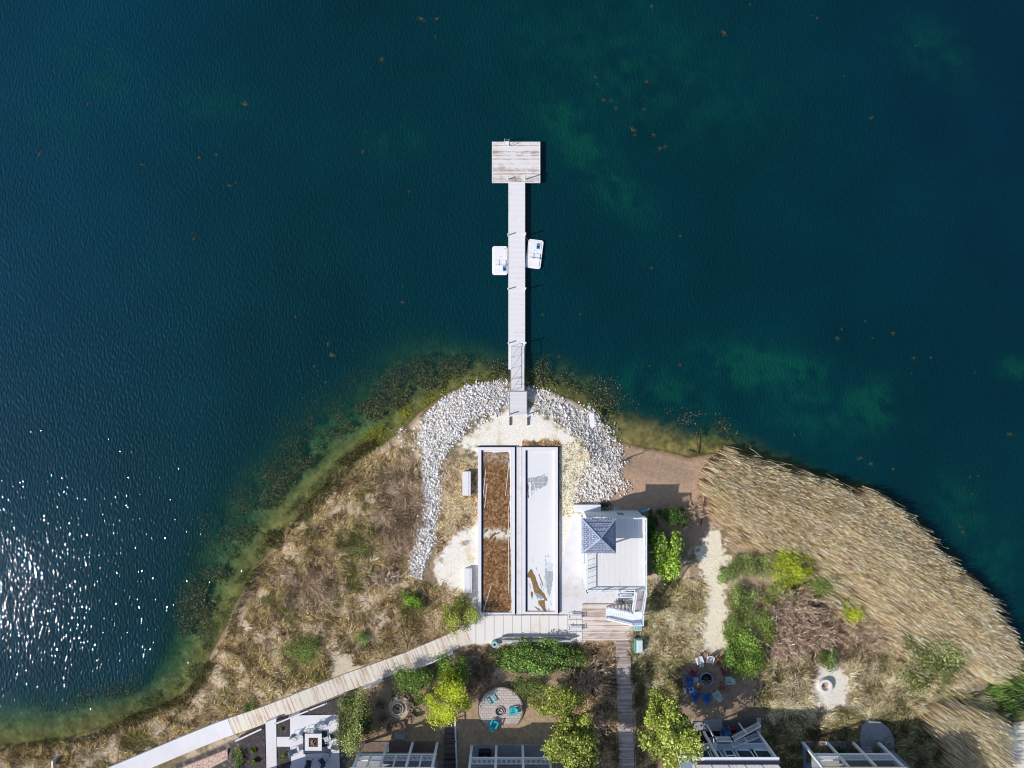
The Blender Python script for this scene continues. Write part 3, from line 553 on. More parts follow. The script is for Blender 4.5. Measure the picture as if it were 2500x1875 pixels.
# swim ladder
lad = empty('swim_ladder', W(1237, 350, ZP), 'white swim ladder with two curved grab rails at the platform end', 'ladder')
mb = MB(); a = W(1231, 357, ZP+.1); b = W(1243, 345, ZP+.1); mb.box(a[0], b[0], a[1], b[1], ZP+.02, ZP+.09); mb.build('step_plate', M_bright, lad)
for k, px in enumerate((1232, 1243)):
    c = W(px, 351, ZP); pts = [(c[0], c[1]-.3+.0*t, ZP) for t in (0,)]+[(c[0], c[1]-.3+.32*(1-cos(t)), ZP+.75+.28*sin(t)) for t in np.linspace(0, pi, 9)]+[(c[0], c[1]+.34, -.6)]
    MB().path(pts, .03).build('grab_rail', M_rail, lad)
mb = MB(); [mb.tube((W(1232, 0)[0], W(0, 344)[1]+.05, z), (W(1243, 0)[0], W(0, 344)[1]+.05, z), .025) for z in (-.4, -.1, .2)]; mb.build('rung', M_rail, lad)

# ------------------------------------------------------------------ pedal boats
M_gel = plain('boat_gelcoat', (.86, .86, .88), .03, .3, 1.5); M_tub = plain('boat_blue', (.10, .32, .55), .15, .35, 4); M_tubd = plain('boat_dark_blue', (.02, .05, .14), .2, .4, 4)
def rounded(w, h, r, n=5):
    P = []
    for cx, cy, a0 in ((w-r, h-r, 0), (-w+r, h-r, pi/2), (-w+r, -h+r, pi), (w-r, -h+r, 3*pi/2)):
        P += [(cx+r*cos(a0+pi/2*k/n), cy+r*sin(a0+pi/2*k/n)) for k in range(n+1)]
    return P
def boat(px, py, rz, label, tx, ty):
    r = empty('pedal_boat', W(px, py, .05), label, 'pedal boat', 'white pedal boats tied to the pier', 0)
    o = r.location; sh = lambda P, dx=0, dy=0: [(o[0]+x+dx, o[1]+y+dy) for x, y in P]
    mb = MB(); mb.prism(sh(rounded(.86, 1.68, .26)), -.1, .22); mb.prism(sh(rounded(.94, 1.76, .30)), .22, .30); mb.build('hull', M_gel, r, .02)
    MB().prism(sh(rounded(.74, .55, .18), 0, 1.0), .301, .34).build('deck_pad', M_bright, r, .015); MB().prism(sh(rounded(.74, .42, .14), 0, -1.16), .301, .36).build('deck_pad', M_bright, r, .015)
    mb = MB(); mb.prism(sh(rounded(.20, .36, .08), tx, ty), .362, .372); mb.build('footwell', M_tub, r)
    mb = MB(); mb.prism(sh(rounded(.10, .14, .03), tx+.02, ty-.12), .374, .40); mb.tube((o[0]+tx-.16, o[1]+ty-.05, .43), (o[0]+tx+.16, o[1]+ty-.02, .43), .02); mb.tube((o[0]+tx-.12, o[1]+ty+.1, .43), (o[0]+tx-.12, o[1]+ty-.16, .43), .02); mb.build('pedals', M_tubd, r)
    for sx in (-1, 1):
        mb = MB(); mb.prism(sh(rounded(.33, .30, .1), sx*.38, -.25), .301, .42); s = mb.build('seat', M_gel, r, .02)
        MB().prism(sh(rounded(.33, .05, .03), sx*.38, -.58), .301, .72).build('seat_back', M_gel, r, .02)
    c = (o[0]-.05, o[1]+.45); MB().tube((c[0], c[1], .3), (c[0], c[1]-.1, .62), .02).build('tiller', M_black, r)
    r.rotation_euler[2] = rz; return r
boat(1220.5, 637, 0, 'white pedal boat tied along the left side of the pier', .55, -.95)
def rope(p, q, label):
    r = empty('mooring_rope', p, label, 'rope'); P = [np.array(p)+(np.array(q)-np.array(p))*t-np.array((0, 0, .12*sin(pi*t))) for t in np.linspace(0, 1, 6)]; MB().path(P, .018).build('rope', plain('rope_grey', (.25, .23, .2), .2, .9, 8), r)
rope(W(1230, 609, .35), W(1242, 600, .7), 'short mooring rope from the left boat to the pier edge'); rope(W(1292, 590, .35), W(1282, 577, .9), 'short mooring rope from the tilted right boat to the pier post')
boat(1304.5, 621, radians(-7), 'white pedal boat with a blue footwell tilted against the right side of the pier', .35, 1.0)

# ------------------------------------------------------------------ courts
M_curb = plain('court_curb', (.80, .79, .82), .03, .7, 2)
def litter():
    m, nt, out = mat('leaf_litter'); v = coords(nt); n1 = noise(nt, v, 3.4, 6, .68); n2 = noise(nt, v, .8, 3, .6); n3 = noise(nt, v, 2.2, 5, .8)
    c = ramp(nt, n1, [(.3, (.05, .025, .012)), (.45, (.17, .085, .035)), (.56, (.33, .19, .10)), (.72, (.52, .38, .28))])
    c = mixc(nt, vm(nt, 'MULTIPLY', ss_node(nt, n2, .5, .66), .8), c, (.15, .085, .02)); s = nt.nodes.new('ShaderNodeSeparateXYZ'); nt.links.new(v, s.inputs[0])
    d = vm(nt, 'ABSOLUTE', vm(nt, 'SUBTRACT', s.outputs[1], .0), None); f = vm(nt, 'MULTIPLY', ss_node(nt, vm(nt, 'MULTIPLY', d, -1), -1.1, -.1), ss_node(nt, n3, .44, .54)); c = mixc(nt, f, c, (.78, .72, .62))
    d2 = vm(nt, 'ABSOLUTE', vm(nt, 'SUBTRACT', s.outputs[1], 9.2), None); f2 = vm(nt, 'MULTIPLY', ss_node(nt, vm(nt, 'MULTIPLY', d2, -1), -1.3, -.1), vm(nt, 'MULTIPLY', ss_node(nt, n3, .42, .6), .6)); c = mixc(nt, f2, c, (.6, .5, .44))
    bsdf(nt, out, c, .9, n1, .6, .1); return m
def wobble(poly, amp, step=.35):
    out = []
    for i, (x0, y0) in enumerate(poly):
        x1, y1 = poly[(i+1) % len(poly)]; n = max(1, int(hypot(x1-x0, y1-y0)/step))
        for k in range(n): t = k/n; out.append((x0+(x1-x0)*t+random.uniform(-amp, amp), y0+(y1-y0)*t+random.uniform(-amp, amp)))
    return out
def pxpoly(P, z): return [W(a, b, z)[:2] for a, b in P]
def court(x0, x1, y0, y1, label, brown):
    cy = (y0+y1)/2+ (0 if not brown else 2); r = empty('game_court', W((x0+x1)/2, 1303 if brown else cy, 1.15), label, 'court'); zt = 1.50; zf = 1.26
    for nm, b in (('side_curb', (x0, x0+8, y0, y1)), ('side_curb', (x1-8, x1, y0, y1)), ('end_curb', (x0+8.05, x1-8.05, y0, y0+7)), ('end_curb', (x0+8.05, x1-8.05, y1-4, y1))):
        mb = MB(); px_box(mb, b[0], b[1], b[2], b[3], .6, zt); mb.build(nm, M_curb, r, .012)
    A = (x0+8.5, x1-8.5, y0+7.5, y1-4.5)
    mb = MB(); px_box(mb, *A, .8, zf); mb.build('court_floor', plain('tarp_white', (.79, .79, .80), .02, .55, 1.2), r)
    dk = plain('dark_curb_shade', (.035, .03, .05), .2, .8, 4)
    for b in ((x1+.1, x1+3.4, y0-2, y1), (x0-.5, x1+.05, y0-2.4, y0-.1)): mb = MB(); px_box(mb, *b, .7, 1.315); mb.build('curb_shade_strip', dk, r)  # dark strips painted in as the shade outside the right and top curbs
    mb = MB(); px_box(mb, x0+8.6, x0+12.2, y0+9, y1-5, 1.0, zf+.03); mb.build('inner_shade_strip', plain('navy_curb_shade', (.02, .035, .09), .3, .6, 2), r)  # navy strip painted in as the left curb's shadow on the floor
    M_line = plain('line_cord', (.8, .78, .74), .05, .6, 3)
    if brown:
        P = [(x0+12.5, y0+12), (x0+24, y0+10.5), (x0+36, y0+13.5), (x0+54, y0+12), (x0+73, y0+10.5), (x0+77, y0+18), (x0+79, y0+200), (x0+81, y1-25), (x0+80, y1-10), (x0+72, y1-7), (x0+14, y1-5.5), (x0+12.5, y1-30), (x0+12.5, y0+120)]
        MB().prism(wobble(pxpoly(P, zf), .04), zf-.05, zf+.004).build('leaf_litter', litter(), r)
        for a, b, c, d in ((1186, 1146, 1175, 1260), (1189, 1180, 1183, 1240), (1243, 1125, 1234, 1210), (1247, 1210, 1240, 1250), (1241, 1250, 1242, 1448), (1199, 1430, 1181, 1490)):
            p = W(a, b, zf); q = W(c, d, zf); MB().beam((p[0], p[1], zf+.02), (q[0], q[1], zf+.02), .06, .02).build('cord', M_line, r)
    else:
        mud = plain('wet_mud', (.26, .155, .07), .15, .5, 2); pud = plain('puddle_blue', (.33, .44, .52), .25, .15, 1.6, spec=.6); gry = plain('puddle_grey', (.42, .44, .48), .2, .3, 2.5); lt = plain('puddle_pale', (.62, .72, .77), .08, .3, 2)
        def patch(nm, P, m, k, amp=.05): MB().prism(wobble(pxpoly(P, zf), amp, .2), zf-.05, zf+.004*k).build(nm, m, r)
        patch('mud_patch', [(1297, 1388), (1305, 1404), (1316, 1432), (1329, 1450), (1336, 1466), (1333, 1467), (1318, 1452), (1303, 1446), (1300, 1430), (1296, 1412), (1288, 1408), (1288, 1398)], mud, 2)
        patch('mud_patch', [(1314, 1400), (1318, 1404), (1327, 1433), (1324, 1430)], mud, 2, .03); patch('mud_patch', [(1314, 1466), (1330, 1465), (1331, 1484), (1338, 1494), (1328, 1494), (1318, 1478)], mud, 2); patch('mud_patch', [(1304, 1480), (1316, 1486), (1323, 1490), (1312, 1489)], mud, 2, .03)
        patch('mud_patch', [(1296, 1442), (1302, 1448), (1300, 1460), (1296, 1458)], mud, 2, .03); patch('mud_patch', [(1287, 1176), (1290, 1180), (1291, 1216), (1288, 1214)], mud, 2, .03)
        patch('puddle', [(1304, 1448), (1314, 1450), (1326, 1456), (1322, 1464), (1310, 1458)], pud, 3); patch('puddle', [(1332, 1378), (1348, 1376), (1350, 1410), (1346, 1440), (1340, 1460), (1336, 1440), (1330, 1408)], gry, 2, .09); patch('puddle', [(1334, 1372), (1348, 1374), (1349, 1396), (1334, 1394)], lt, 3, .09)
        patch('puddle', [(1326, 1420), (1333, 1424), (1334, 1440), (1328, 1436)], lt, 3)
        patch('puddle', [(1286, 1168), (1300, 1166), (1324, 1160), (1330, 1156), (1331, 1162), (1338, 1166), (1332, 1186), (1318, 1193), (1310, 1190), (1300, 1204), (1297, 1200), (1296, 1178), (1287, 1176)], gry, 2, .06)
        patch('puddle', [(1330, 1166), (1338, 1168), (1335, 1182), (1329, 1184)], pud, 4); patch('puddle', [(1298, 1196), (1308, 1198), (1300, 1208), (1297, 1212)], lt, 4)
        for a, b, c, d in ((1296, 1168, 1296, 1212), (1300, 1168, 1310, 1200), (1304, 1177, 1338, 1177), (1316, 1166, 1316, 1194), (1325, 1164, 1336, 1156), (1302, 1176, 1296, 1190)):
            p = W(a, b, zf); q = W(c, d, zf); MB().beam((p[0], p[1], zf+.03), (q[0], q[1], zf+.03), .07, .02).build('fold', M_curb, r)
        for k in range(26):
            a = random.uniform(1288, 1348); b = random.uniform(1350, 1494); L = random.uniform(4, 14); p = W(a, b, zf); q = W(a+L*.35, b+L, zf); MB().beam((p[0], p[1], zf+.02), (q[0], q[1], zf+.02), .05, .015).build('crease', gry if k % 3 else lt, r)
    return r
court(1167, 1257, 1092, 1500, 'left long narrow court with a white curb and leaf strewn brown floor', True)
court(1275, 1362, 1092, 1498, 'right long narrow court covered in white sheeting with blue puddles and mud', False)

# ------------------------------------------------------------------ draped strips (walkways)
def strip(pts, width, dz, th, name, material, parent=None, seg=.6):
    P = [np.array(G(*p)[:2]) for p in pts]; Q = []
    for a, b in zip(P[:-1], P[1:]):
        n = max(1, int(np.linalg.norm(b-a)/seg)); Q += [a+(b-a)*k/n for k in range(n)]
    Q.append(P[-1]); mb = MB(); L = len(Q); V = []
    for i, q in enumerate(Q):
        d = Q[min(i+1, L-1)]-Q[max(i-1, 0)]; d = d/np.linalg.norm(d); s = np.array((-d[1], d[0]))*width/2
        z = max(gw(*q), gw(*(q+s)), gw(*(q-s)))+dz
        V += [(*(q+s), z), (*(q-s), z), (*(q-s), z-th), (*(q+s), z-th)]
    F = [(0, 3, 2, 1), tuple(4*(L-1)+k for k in range(4))]
    for i in range(L-1):
        a = 4*i; b = a+4; F += [(a, a+1, b+1, b), (a+1, a+2, b+2, b+1), (a+2, a+3, b+3, b+2), (a+3, a, b, b+3)]
    mb.add(V, F); o = mb.build(name, material, parent); return o
def flat(P, dz, th, name, material, zfix=None):
    z = (max(g(a, b) for a, b in P) if zfix is None else zfix)+dz
    return MB().prism(pxpoly(P, z), z-th, z).build(name, material)
ang = radians(22.3)
M_walk = planks('walk_boards', 0, .15, (.84, .78, .68), (.50, .34, .25), .46, rot=-ang, gap=.5, nsc=.3)
M_walkc = plain('walk_concrete', (.78, .77, .81), .03, .7, 1, dirt=(.7, .68, .7))
tag(strip([(130, 1950), (313, 1874), (535, 1782), (566, 1771)], 2.0, .10, .4, 'concrete_path', M_walkc), kind='structure')
tag(strip([(566.5, 1770.5), (645, 1744), (741, 1707), (845, 1665), (997, 1611), (1070, 1580), (1125, 1556), (1170, 1541)], 2.0, .09, .4, 'boardwalk', M_walk), kind='structure')
M_plaza = planks('plaza_boards', 0, 1.1, (.82, .79, .76), (.72, .64, .54), .24, gap=.35)
tag(flat([(1128, 1528), (1180, 1503), (1421, 1503), (1421, 1566), (1240, 1566), (1216, 1560), (1140, 1575), (1118, 1562)], .06, .5, 'plaza', M_plaza), kind='structure')
M_decks = planks('worn_red_deck', 1, .14, (.80, .73, .67), (.44, .31, .25), .56, gap=.55, nsc=.3)
tag(flat([(1422, 1475), (1546, 1475), (1546, 1564), (1422, 1564)], .10, .5, 'wooden_deck', M_decks), kind='structure')
M_walk2 = planks('walk_cross_boards', 1, .14, (.56, .50, .47), (.33, .24, .21), .62, gap=.6)
tag(strip([(1521, 1564.5), (1525, 1720), (1530, 1900), (1534, 2050)], 1.76, .10, .4, 'boardwalk', M_walk2), kind='structure')
tag(flat([(1262, 1500), (1421, 1500), (1421, 1474.5), (1546, 1474.5), (1546, 1436), (1421, 1436), (1421, 1262), (1404, 1262), (1380, 1330), (1368, 1400), (1366, 1500)], .04, .3, 'concrete_apron', M_conc), kind='structure')
mb = MB(); px_box(mb, 1260.6, 1273.5, 1092, 1500, .7, 1.31); o = mb.build('court_strip', M_conc); tag(o, kind='structure')

# ------------------------------------------------------------------ small things on the plaza
def storage(px0, px1, py0, py1, label):
    z = 1.1; r = empty('storage_bench', W((px0+px1)/2, (py0+py1)/2, z), label, 'bench', 'pale box benches left of the brown court')
    mb = MB(); a = W(px0, py1, z+.62); b = W(px1, py0, z+.62); mb.box(a[0]+.06, b[0]-.06, a[1]+.06, b[1]-.06, z-.2, z+.55); mb.build('body', M_conc, r)
    MB().box(a[0], b[0], a[1], b[1], z+.55, z+.63).build('lid', M_curb, r, .015); MB().box(b[0]-.25, b[0]-.2, a[1], b[1], z+.631, z+.64).build('hinge_strip', M_grey, r)
storage(1129, 1149, 1151, 1210, 'pale box bench standing in the straw grass left of the brown court')
storage(1133, 1152, 1388, 1448, 'pale box bench near the lower end of the brown court by the small willow')
def bench(px, py, label):
    z = 1.15; c = W(px, py, z); r = empty('plaza_bench', c, label, 'bench', 'white benches on the plaza'); L = .82
    for k in range(3): MB().box(c[0]-L, c[0]+L, c[1]-.30+k*.16, c[1]-.18+k*.16, z+.42, z+.46).build('seat_slat', M_white, r)
    for k in range(2): MB().beam((c[0]-L, c[1]-.38-k*.04, z+.6+k*.16), (c[0]+L, c[1]-.38-k*.04, z+.6+k*.16), .03, .12).build('back_slat', M_white, r)
    for s in (-1, 1):
        MB().box(c[0]+s*(L-.08)-.03, c[0]+s*(L-.08)+.03, c[1]+.12, c[1]+.17, z, z+.42).build('leg', M_white, r); MB().beam((c[0]+s*(L-.08), c[1]-.28, z), (c[0]+s*(L-.08), c[1]-.43, z+.85), .06, .05).build('leg', M_white, r)
        MB().box(c[0]+s*(L-.04)-.04, c[0]+s*(L-.04)+.04, c[1]-.36, c[1]+.2, z+.60, z+.64).build('armrest', M_white, r)
bench(1402, 1500, 'white slatted bench nearer the right court, upper of two')
bench(1402, 1529, 'white slatted bench beside the dark wooden deck, lower of two')
# long low wall bench with bin
z = 1.2; r = empty('long_bench', W(1310, 1561, z), 'long grey board bench between the plaza and the hedge', 'bench')
mb = MB(); px_box(mb, 1226, 1394, 1555, 1561, z, z+.62); mb.build('seat_board', plain('weathered_grey', (.30, .30, .29), .35, .9, 2.5, dirt=(.55, .52, .5)), r); mb = MB(); px_box(mb, 1226, 1394, 1563.5, 1567.5, z-.3, z+.95); mb.build('back_board', plain('pale_grey_board', (.50, .51, .56), .15, .8, 2), r)
for px in (1230, 1270, 1310, 1350, 1390): mb = MB(); px_box(mb, px-1, px+1, 1556, 1562.5, z-.3, z+.55); mb.build('leg', M_grey, r)
c = G(1208, 1567); r = empty('litter_bin', c, 'round teal litter bin with a black hole at the left end of the long bench', 'bin')
M_teal = plain('teal_steel', (.16, .36, .38), .15, .4, 5)
mb = MB(); mb.tube((c[0], c[1], c[2]), (c[0], c[1], c[2]+.85), .34, .36, 24); mb.build('body', M_teal, r)
mb = MB(); mb.ring((c[0], c[1]), .15, .38, c[2]+.851, c[2]+.93, 28); mb.build('lid', plain('pale_teal', (.35, .55, .56), .1, .4, 4), r); MB().tube((c[0], c[1], c[2]+.852), (c[0], c[1], c[2]+.87), .148, .148, 20).build('opening', M_black, r)
# utility cabinets
M_mint = plain('mint_cabinet', (.42, .62, .60), .05, .45, 3)
z = 1.2; r = empty('utility_cabinet', W(1560, 1577, z), 'tall rounded mint green utility cabinet right of the wooden walkway', 'cabinet')
mb = MB(); a = W(1551, 1594, z+.9); b = W(1569.5, 1563, z+.9); mb.box(a[0], b[0], a[1], b[1], z-.2, z+.85); mb.build('body', M_mint, r, .05); MB().box(a[0]+.22, b[0]-.03, a[1]+.03, b[1]-.03, z+.851, z+.92).build('lid', plain('mint_pale', (.62, .76, .76), .04, .4, 2), r, .03)
MB().box(a[0]-.05, a[0]+.02, a[1]+.1, b[1]+.1, z, z+.9).build('side_panel', M_teal, r)
r = empty('utility_cabinet', W(1557, 1532, z), 'small pale mint box at the foot of the stairs', 'cabinet'); mb = MB(); a = W(1549, 1540, z+.7); b = W(1566, 1525, z+.7)
mb.box(a[0], b[0], a[1], b[1], z-.1, z+.65); mb.build('body', plain('mint_pale2', (.5, .68, .66), .05, .5, 2), r, .03); MB().box(a[0]-.03, b[0]+.03, a[1]-.03, b[1]+.03, z+.651, z+.7).build('lid', M_mint, r)
for i in range(4): MB().box(a[0]+.1+i*.18, a[0]+.16+i*.18, a[1]+.08, b[1]-.08, z+.701, z+.715).build('vent_slat', M_teal, r)

# ------------------------------------------------------------------ railings
class PB(MB):
    def build(self, name, material, parent=None, bevel=0):
        for k in range(0, len(self.f), 6):
            idx = sorted({i for f in self.f[k:k+6] for i in f}); m_ = MB(); mp = {a: b for b, a in enumerate(idx)}
            m_.add([self.v[i] for i in idx], [[mp[i] for i in f] for f in self.f[k:k+6]]); m_.build(name.replace('posts', 'post'), material, parent)
def railing(mb_post, p, q, z0, z1, h=1.0, sp=.13, post=1.6, tw=.12, bal=.04, rail_lo=.1):
    """returns (rails, balusters, posts) builders between plan points p and q, floor heights z0 and z1"""
    p = np.array(p, float); q = np.array(q, float); L = np.linalg.norm(q-p); A, B, Cc = mb_post
    A.beam((*p, z0+h), (*q, z1+h), tw, .05); A.beam((*p, z0+rail_lo), (*q, z1+rail_lo), tw*.6, .04)
    n = max(2, int(L/sp))
    for k in range(1, n): t = k/n; c = p+(q-p)*t; z = z0+(z1-z0)*t; B.box(c[0]-bal/2, c[0]+bal/2, c[1]-bal/2, c[1]+bal/2, z+rail_lo, z+h-.02)
    m = max(1, int(round(L/post)))
    for k in range(m+1): t = k/m; c = p+(q-p)*t; z = z0+(z1-z0)*t; Cc.box(c[0]-.055, c[0]+.055, c[1]-.055, c[1]+.055, z-.05, z+h+.06)
def fence(pts, label, h=1.0, sp=.15, post=1.9, material=None, name='picket_fence', group=None):
    r = empty(name, G(*pts[0]), label, 'fence', group); A, B, C_ = MB(), MB(), PB()
    for a, b in zip(pts[:-1], pts[1:]):
        p = G(*a); q = G(*b); railing((A, B, C_), p[:2], q[:2], p[2], q[2], h, sp, post, .16, .085)
    m = material or M_white; A.build('rails', m, r); (PB if len(B.f) < 90 else MB).build(B, 'pickets' if len(B.f) >= 90 else 'picket', m, r); C_.build('posts', m, r); return r
fence([(583, 1799), (645, 1770)], 'short white picket fence left of the patio path', group='white fences along the boardwalk')
fence([(677, 1758), (760, 1725), (845, 1691)], 'long white picket fence above the patio with the square fire table', group='white fences along the boardwalk')
fence([(892, 1673), (934, 1656)], 'short white picket fence between the tall olive bush and the boardwalk', group='white fences along the boardwalk')
fence([(976, 1644), (1106, 1588)], 'white picket fence above the bright green bush, highest of the four', group='white fences along the boardwalk')

# ------------------------------------------------------------------ beach house with roof deck
M_sid = plain('pale_siding', (.62, .70, .76), .03, .6, 1.5); M_roofdeck = planks('roof_deck', 0, .14, (.79, .78, .77), (.5, .5, .52), .2, gap=.35)
def shingles(name, a, b, sc=1.0):
    m, nt, out = mat(name); v = coords(nt); br = nt.nodes.new('ShaderNodeTexBrick'); mp = nt.nodes.new('ShaderNodeMapping'); mp.inputs['Scale'].default_value = (sc, sc, sc); nt.links.new(v, mp.inputs[0]); nt.links.new(mp.outputs[0], br.inputs['Vector'])
    br.inputs['Color1'].default_value = (*a, 1); br.inputs['Color2'].default_value = (*b, 1); br.inputs['Mortar'].default_value = (a[0]*.35, a[1]*.35, a[2]*.4, 1); br.inputs['Scale'].default_value = 1; br.inputs['Mortar Size'].default_value = .035
    br.inputs['Brick Width'].default_value = .35; br.inputs['Row Height'].default_value = .22; n1 = noise(nt, v, 6, 5, .7); c = mixc(nt, .7, br.outputs[0], ramp(nt, n1, [(.3, (.6, .6, .6)), (.7, (1.5, 1.5, 1.5))]), 'MULTIPLY')
    bsdf(nt, out, c, .85, n1, .5, .2); return m
M_sh1 = shingles('blue_grey_shingle', (.30, .36, .50), (.52, .58, .72)); 
z0 = 1.05; ZD = 5.35; hx0, hx1, hy0, hy1 = 8.45, 15.25, -23.65, -15.12
bh = empty('beach_house', ((hx0+hx1)/2, (hy0+hy1)/2, z0), 'white two storey beach house with a flat roof deck and blue shingled gazebo roof', 'house')
MB().box(hx0+.12, hx1-.12, hy0+.12, hy1-.12, z0-.5, ZD-.25).build('wall', M_sid, bh)
MB().box(hx0, hx1, hy0, hy1, ZD-.25, ZD).build('roof_deck', M_roofdeck, bh)
def window(x, y, z, w, h, face, parent, frame=M_trim, fw=.07, mull=True):
    """window on a wall facing n, s, e or w"""
    d = {'n': (0, 1), 's': (0, -1), 'e': (1, 0), 'w': (-1, 0)}[face]; t = .05
    def bx(mb, u0, u1, v0, v1, o0, o1):
        if d[0] == 0: a, b = sorted((y+d[1]*o0, y+d[1]*o1)); mb.box(x+u0, x+u1, a, b, z+v0, z+v1)
        else: a, b = sorted((x+d[0]*o0, x+d[0]*o1)); mb.box(a, b, y+u0, y+u1, z+v0, z+v1)
        return mb
    fr = MB(); bx(fr, -w/2-fw, -w/2, 0, h, .0, t); bx(fr, w/2, w/2+fw, 0, h, 0, t); bx(fr, -w/2-fw, w/2+fw, h, h+fw, 0, t); bx(fr, -w/2-fw, w/2+fw, -fw, 0, 0, t+.03)
    if mull: bx(fr, -.02, .02, 0, h, 0, t*.8); bx(fr, -w/2, -.021, h/2-.02, h/2+.02, 0, t*.7); bx(fr, .021, w/2, h/2-.02, h/2+.02, 0, t*.7)
    f = fr.build('window', frame, parent); bx(MB(), -w/2, w/2, 0, h, .003, .02).build('pane', M_darkglass, f); return f
window(12.7, hy1-.12, z0+1.7, .8, 1.3, 'n', bh); 
for yy in (-17.2, -19.8, -22.2): window(hx1-.12, yy, z0+1.2, 1.0, 1.4, 'e', bh)
for yy in (-17.5, -20.5): window(hx0+.12, yy, z0+1.2, 1.2, 1.5, 'w', bh)
MB().box(10.8, 11.8, hy0+.10, hy0+.14, z0, z0+2.1).build('door', M_bluewall, bh)
A, B, C_ = MB(), MB(), PB(); T = (A, B, C_)
railing(T, (hx0+.06, hy1-.08), (hx1-.06, hy1-.08), ZD, ZD, 1.0, .13, 1.7); railing(T, (hx1-.06, hy1-.2), (hx1-.06, hy0+.08), ZD, ZD, 1.0, .13, 1.7, .13); railing(T, (hx0+.06, hy0+.08), (hx1-1.25, hy0+.08), ZD, ZD, 1.0, .5, 1.7)
railing(T, (hx0+.06, -18.9), (hx0+.06, hy0+.08), ZD, ZD, 1.0, .6, 2.3)
A.build('deck_rails', M_trim, bh); B.build('deck_balusters', M_trim, bh); C_.build('deck_posts', M_trim, bh)
gx0, gx1, gy0, gy1, ge, ga = 7.68, 11.47, -18.68, -14.84, 8.2, 9.55; gx, gy = (gx0+gx1)/2, (gy0+gy1)/2
gz = MB(); V = [(gx0, gy0, ge), (gx1, gy0, ge), (gx1, gy1, ge), (gx0, gy1, ge), (gx, gy, ga), (gx0, gy0, ge-.14), (gx1, gy0, ge-.14), (gx1, gy1, ge-.14), (gx0, gy1, ge-.14)]
gz.add(V, [(0, 1, 4), (1, 2, 4), (2, 3, 4), (3, 0, 4), (5, 6, 1, 0), (6, 7, 2, 1), (7, 8, 3, 2), (8, 5, 0, 3), (8, 7, 6, 5)]); gr = gz.build('gazebo_roof', M_sh1, bh)
mb = MB()
for n in range(1, 13):      # raised shingle courses follow each slope
    t = n/13; x0_, x1_, y0_, y1_ = gx0+(gx-gx0)*t, gx1+(gx-gx1)*t, gy0+(gy-gy0)*t, gy1+(gy-gy1)*t; z = ge+(ga-ge)*t+.012
    for p, q in (((x0_, y0_), (x1_, y0_)), ((x1_, y0_), (x1_, y1_)), ((x1_, y1_), (x0_, y1_)), ((x0_, y1_), (x0_, y0_))): mb.beam((*p, z), (*q, z), .05, .03)
mb.build('shingle_course', plain('shingle_shadow', (.22, .26, .36), .3, .9, 5), gr)
mb = MB()
for c in ((gx0, gy0), (gx1, gy0), (gx1, gy1), (gx0, gy1)): mb.beam((*c, ge+.02), (gx, gy, ga+.03), .16, .05)
mb.build('hip_cap', plain('hip_cap_shingle', (.42, .48, .60), .3, .9, 8), gr)
for x in (hx0+.15, gx1-.35):
    for y in (gy0+.35, hy1-.25): MB().box(x-.08, x+.08, y-.08, y+.08, ZD, ge-.1).build('gazebo_post', M_trim, bh)
# stairs
ex = empty('outdoor_stairs', (14.6, -25.5, z0), 'white outdoor stairs turning at a landing from the roof deck to the lower deck', 'stairs'); ZL = 3.35
M_tread = planks('tread_boards', 1, .15, (.60, .54, .52), (.36, .28, .25), .5)
n = 11; sx0, sx1 = 14.12, 15.22
for k in range(n): y = hy0-.02-k*.275; z = ZD-.18*(k+1); MB().box(sx0, sx1, y-.27, y, z-.04, z).build('tread', M_tread, ex)
MB().box(sx0-.1, sx1+.02, -28.05, -26.72, ZL-.1, ZL).build('landing', M_trim, ex)
n = 12
for k in range(n): x = sx0-.12-k*.225; z = ZL-.175*(k+1); MB().box(x-.22, x, -28.0, -26.8, z-.04, z).build('tread', M_trim, ex)
for y in (-28.02, -26.78): MB().beam((sx0-.1, y, ZL-.1), (sx0-.1-12*.225, y, z0+.15), .05, .25).build('stringer', M_trim, ex)
for x in (sx0-.03, sx1+.03): MB().beam((x, hy0, ZD-.15), (x, -26.7, ZL-.1), .05, .25).build('stringer', M_trim, ex)
A, B, C_ = MB(), MB(), PB(); T = (A, B, C_)
railing(T, (sx1, hy0), (sx1, -26.7), ZD, ZL, .95, .13, 1.6); railing(T, (sx0, hy0), (sx0, -26.7), ZD, ZL, .95, .13, 1.6); railing(T, (sx1, -26.75), (sx1, -28.0), ZL, ZL, .95, .13, 1.3); railing(T, (sx1-.1, -28.0), (sx0, -28.0), ZL, ZL, .95, .13, 1.3)
railing(T, (sx0-.1, -28.0), (sx0-.1-12*.225, -28.0), ZL, z0+.2, .95, .13, 2.7); railing(T, (sx0-.1, -26.78), (sx0-.1-12*.225, -26.78), ZL, z0+.2, .95, .13, 2.7)
A.build('handrails', M_trim, ex); B.build('balusters', M_trim, ex); C_.build('posts', M_trim, ex)
for x, y in ((sx0-.05, -26.8), (sx1, -26.8), (sx0-.05, -28), (sx1, -28)): MB().box(x-.07, x+.07, y-.07, y+.07, z0-.2, ZL-.1).build('support_post', M_trim, ex)
fr = empty('guard_rail', W(1528, 1455, 1.2), 'low white guard rail around the grill under the stairs', 'railing'); A, B, C_ = MB(), MB(), PB()
p = W(1508, 1452, 1.2); q = W(1543, 1452, 1.2); railing((A, B, C_), p[:2], q[:2], 1.2, 1.2, 1.0, .16, 1.6); A.build('rails', M_trim, fr); B.build('balusters', M_trim, fr); C_.build('posts', M_trim, fr)
c = W(1512, 1466, 1.2); r = empty('kettle_grill', c, 'dark covered grill on a stand beside the outdoor stairs', 'grill')
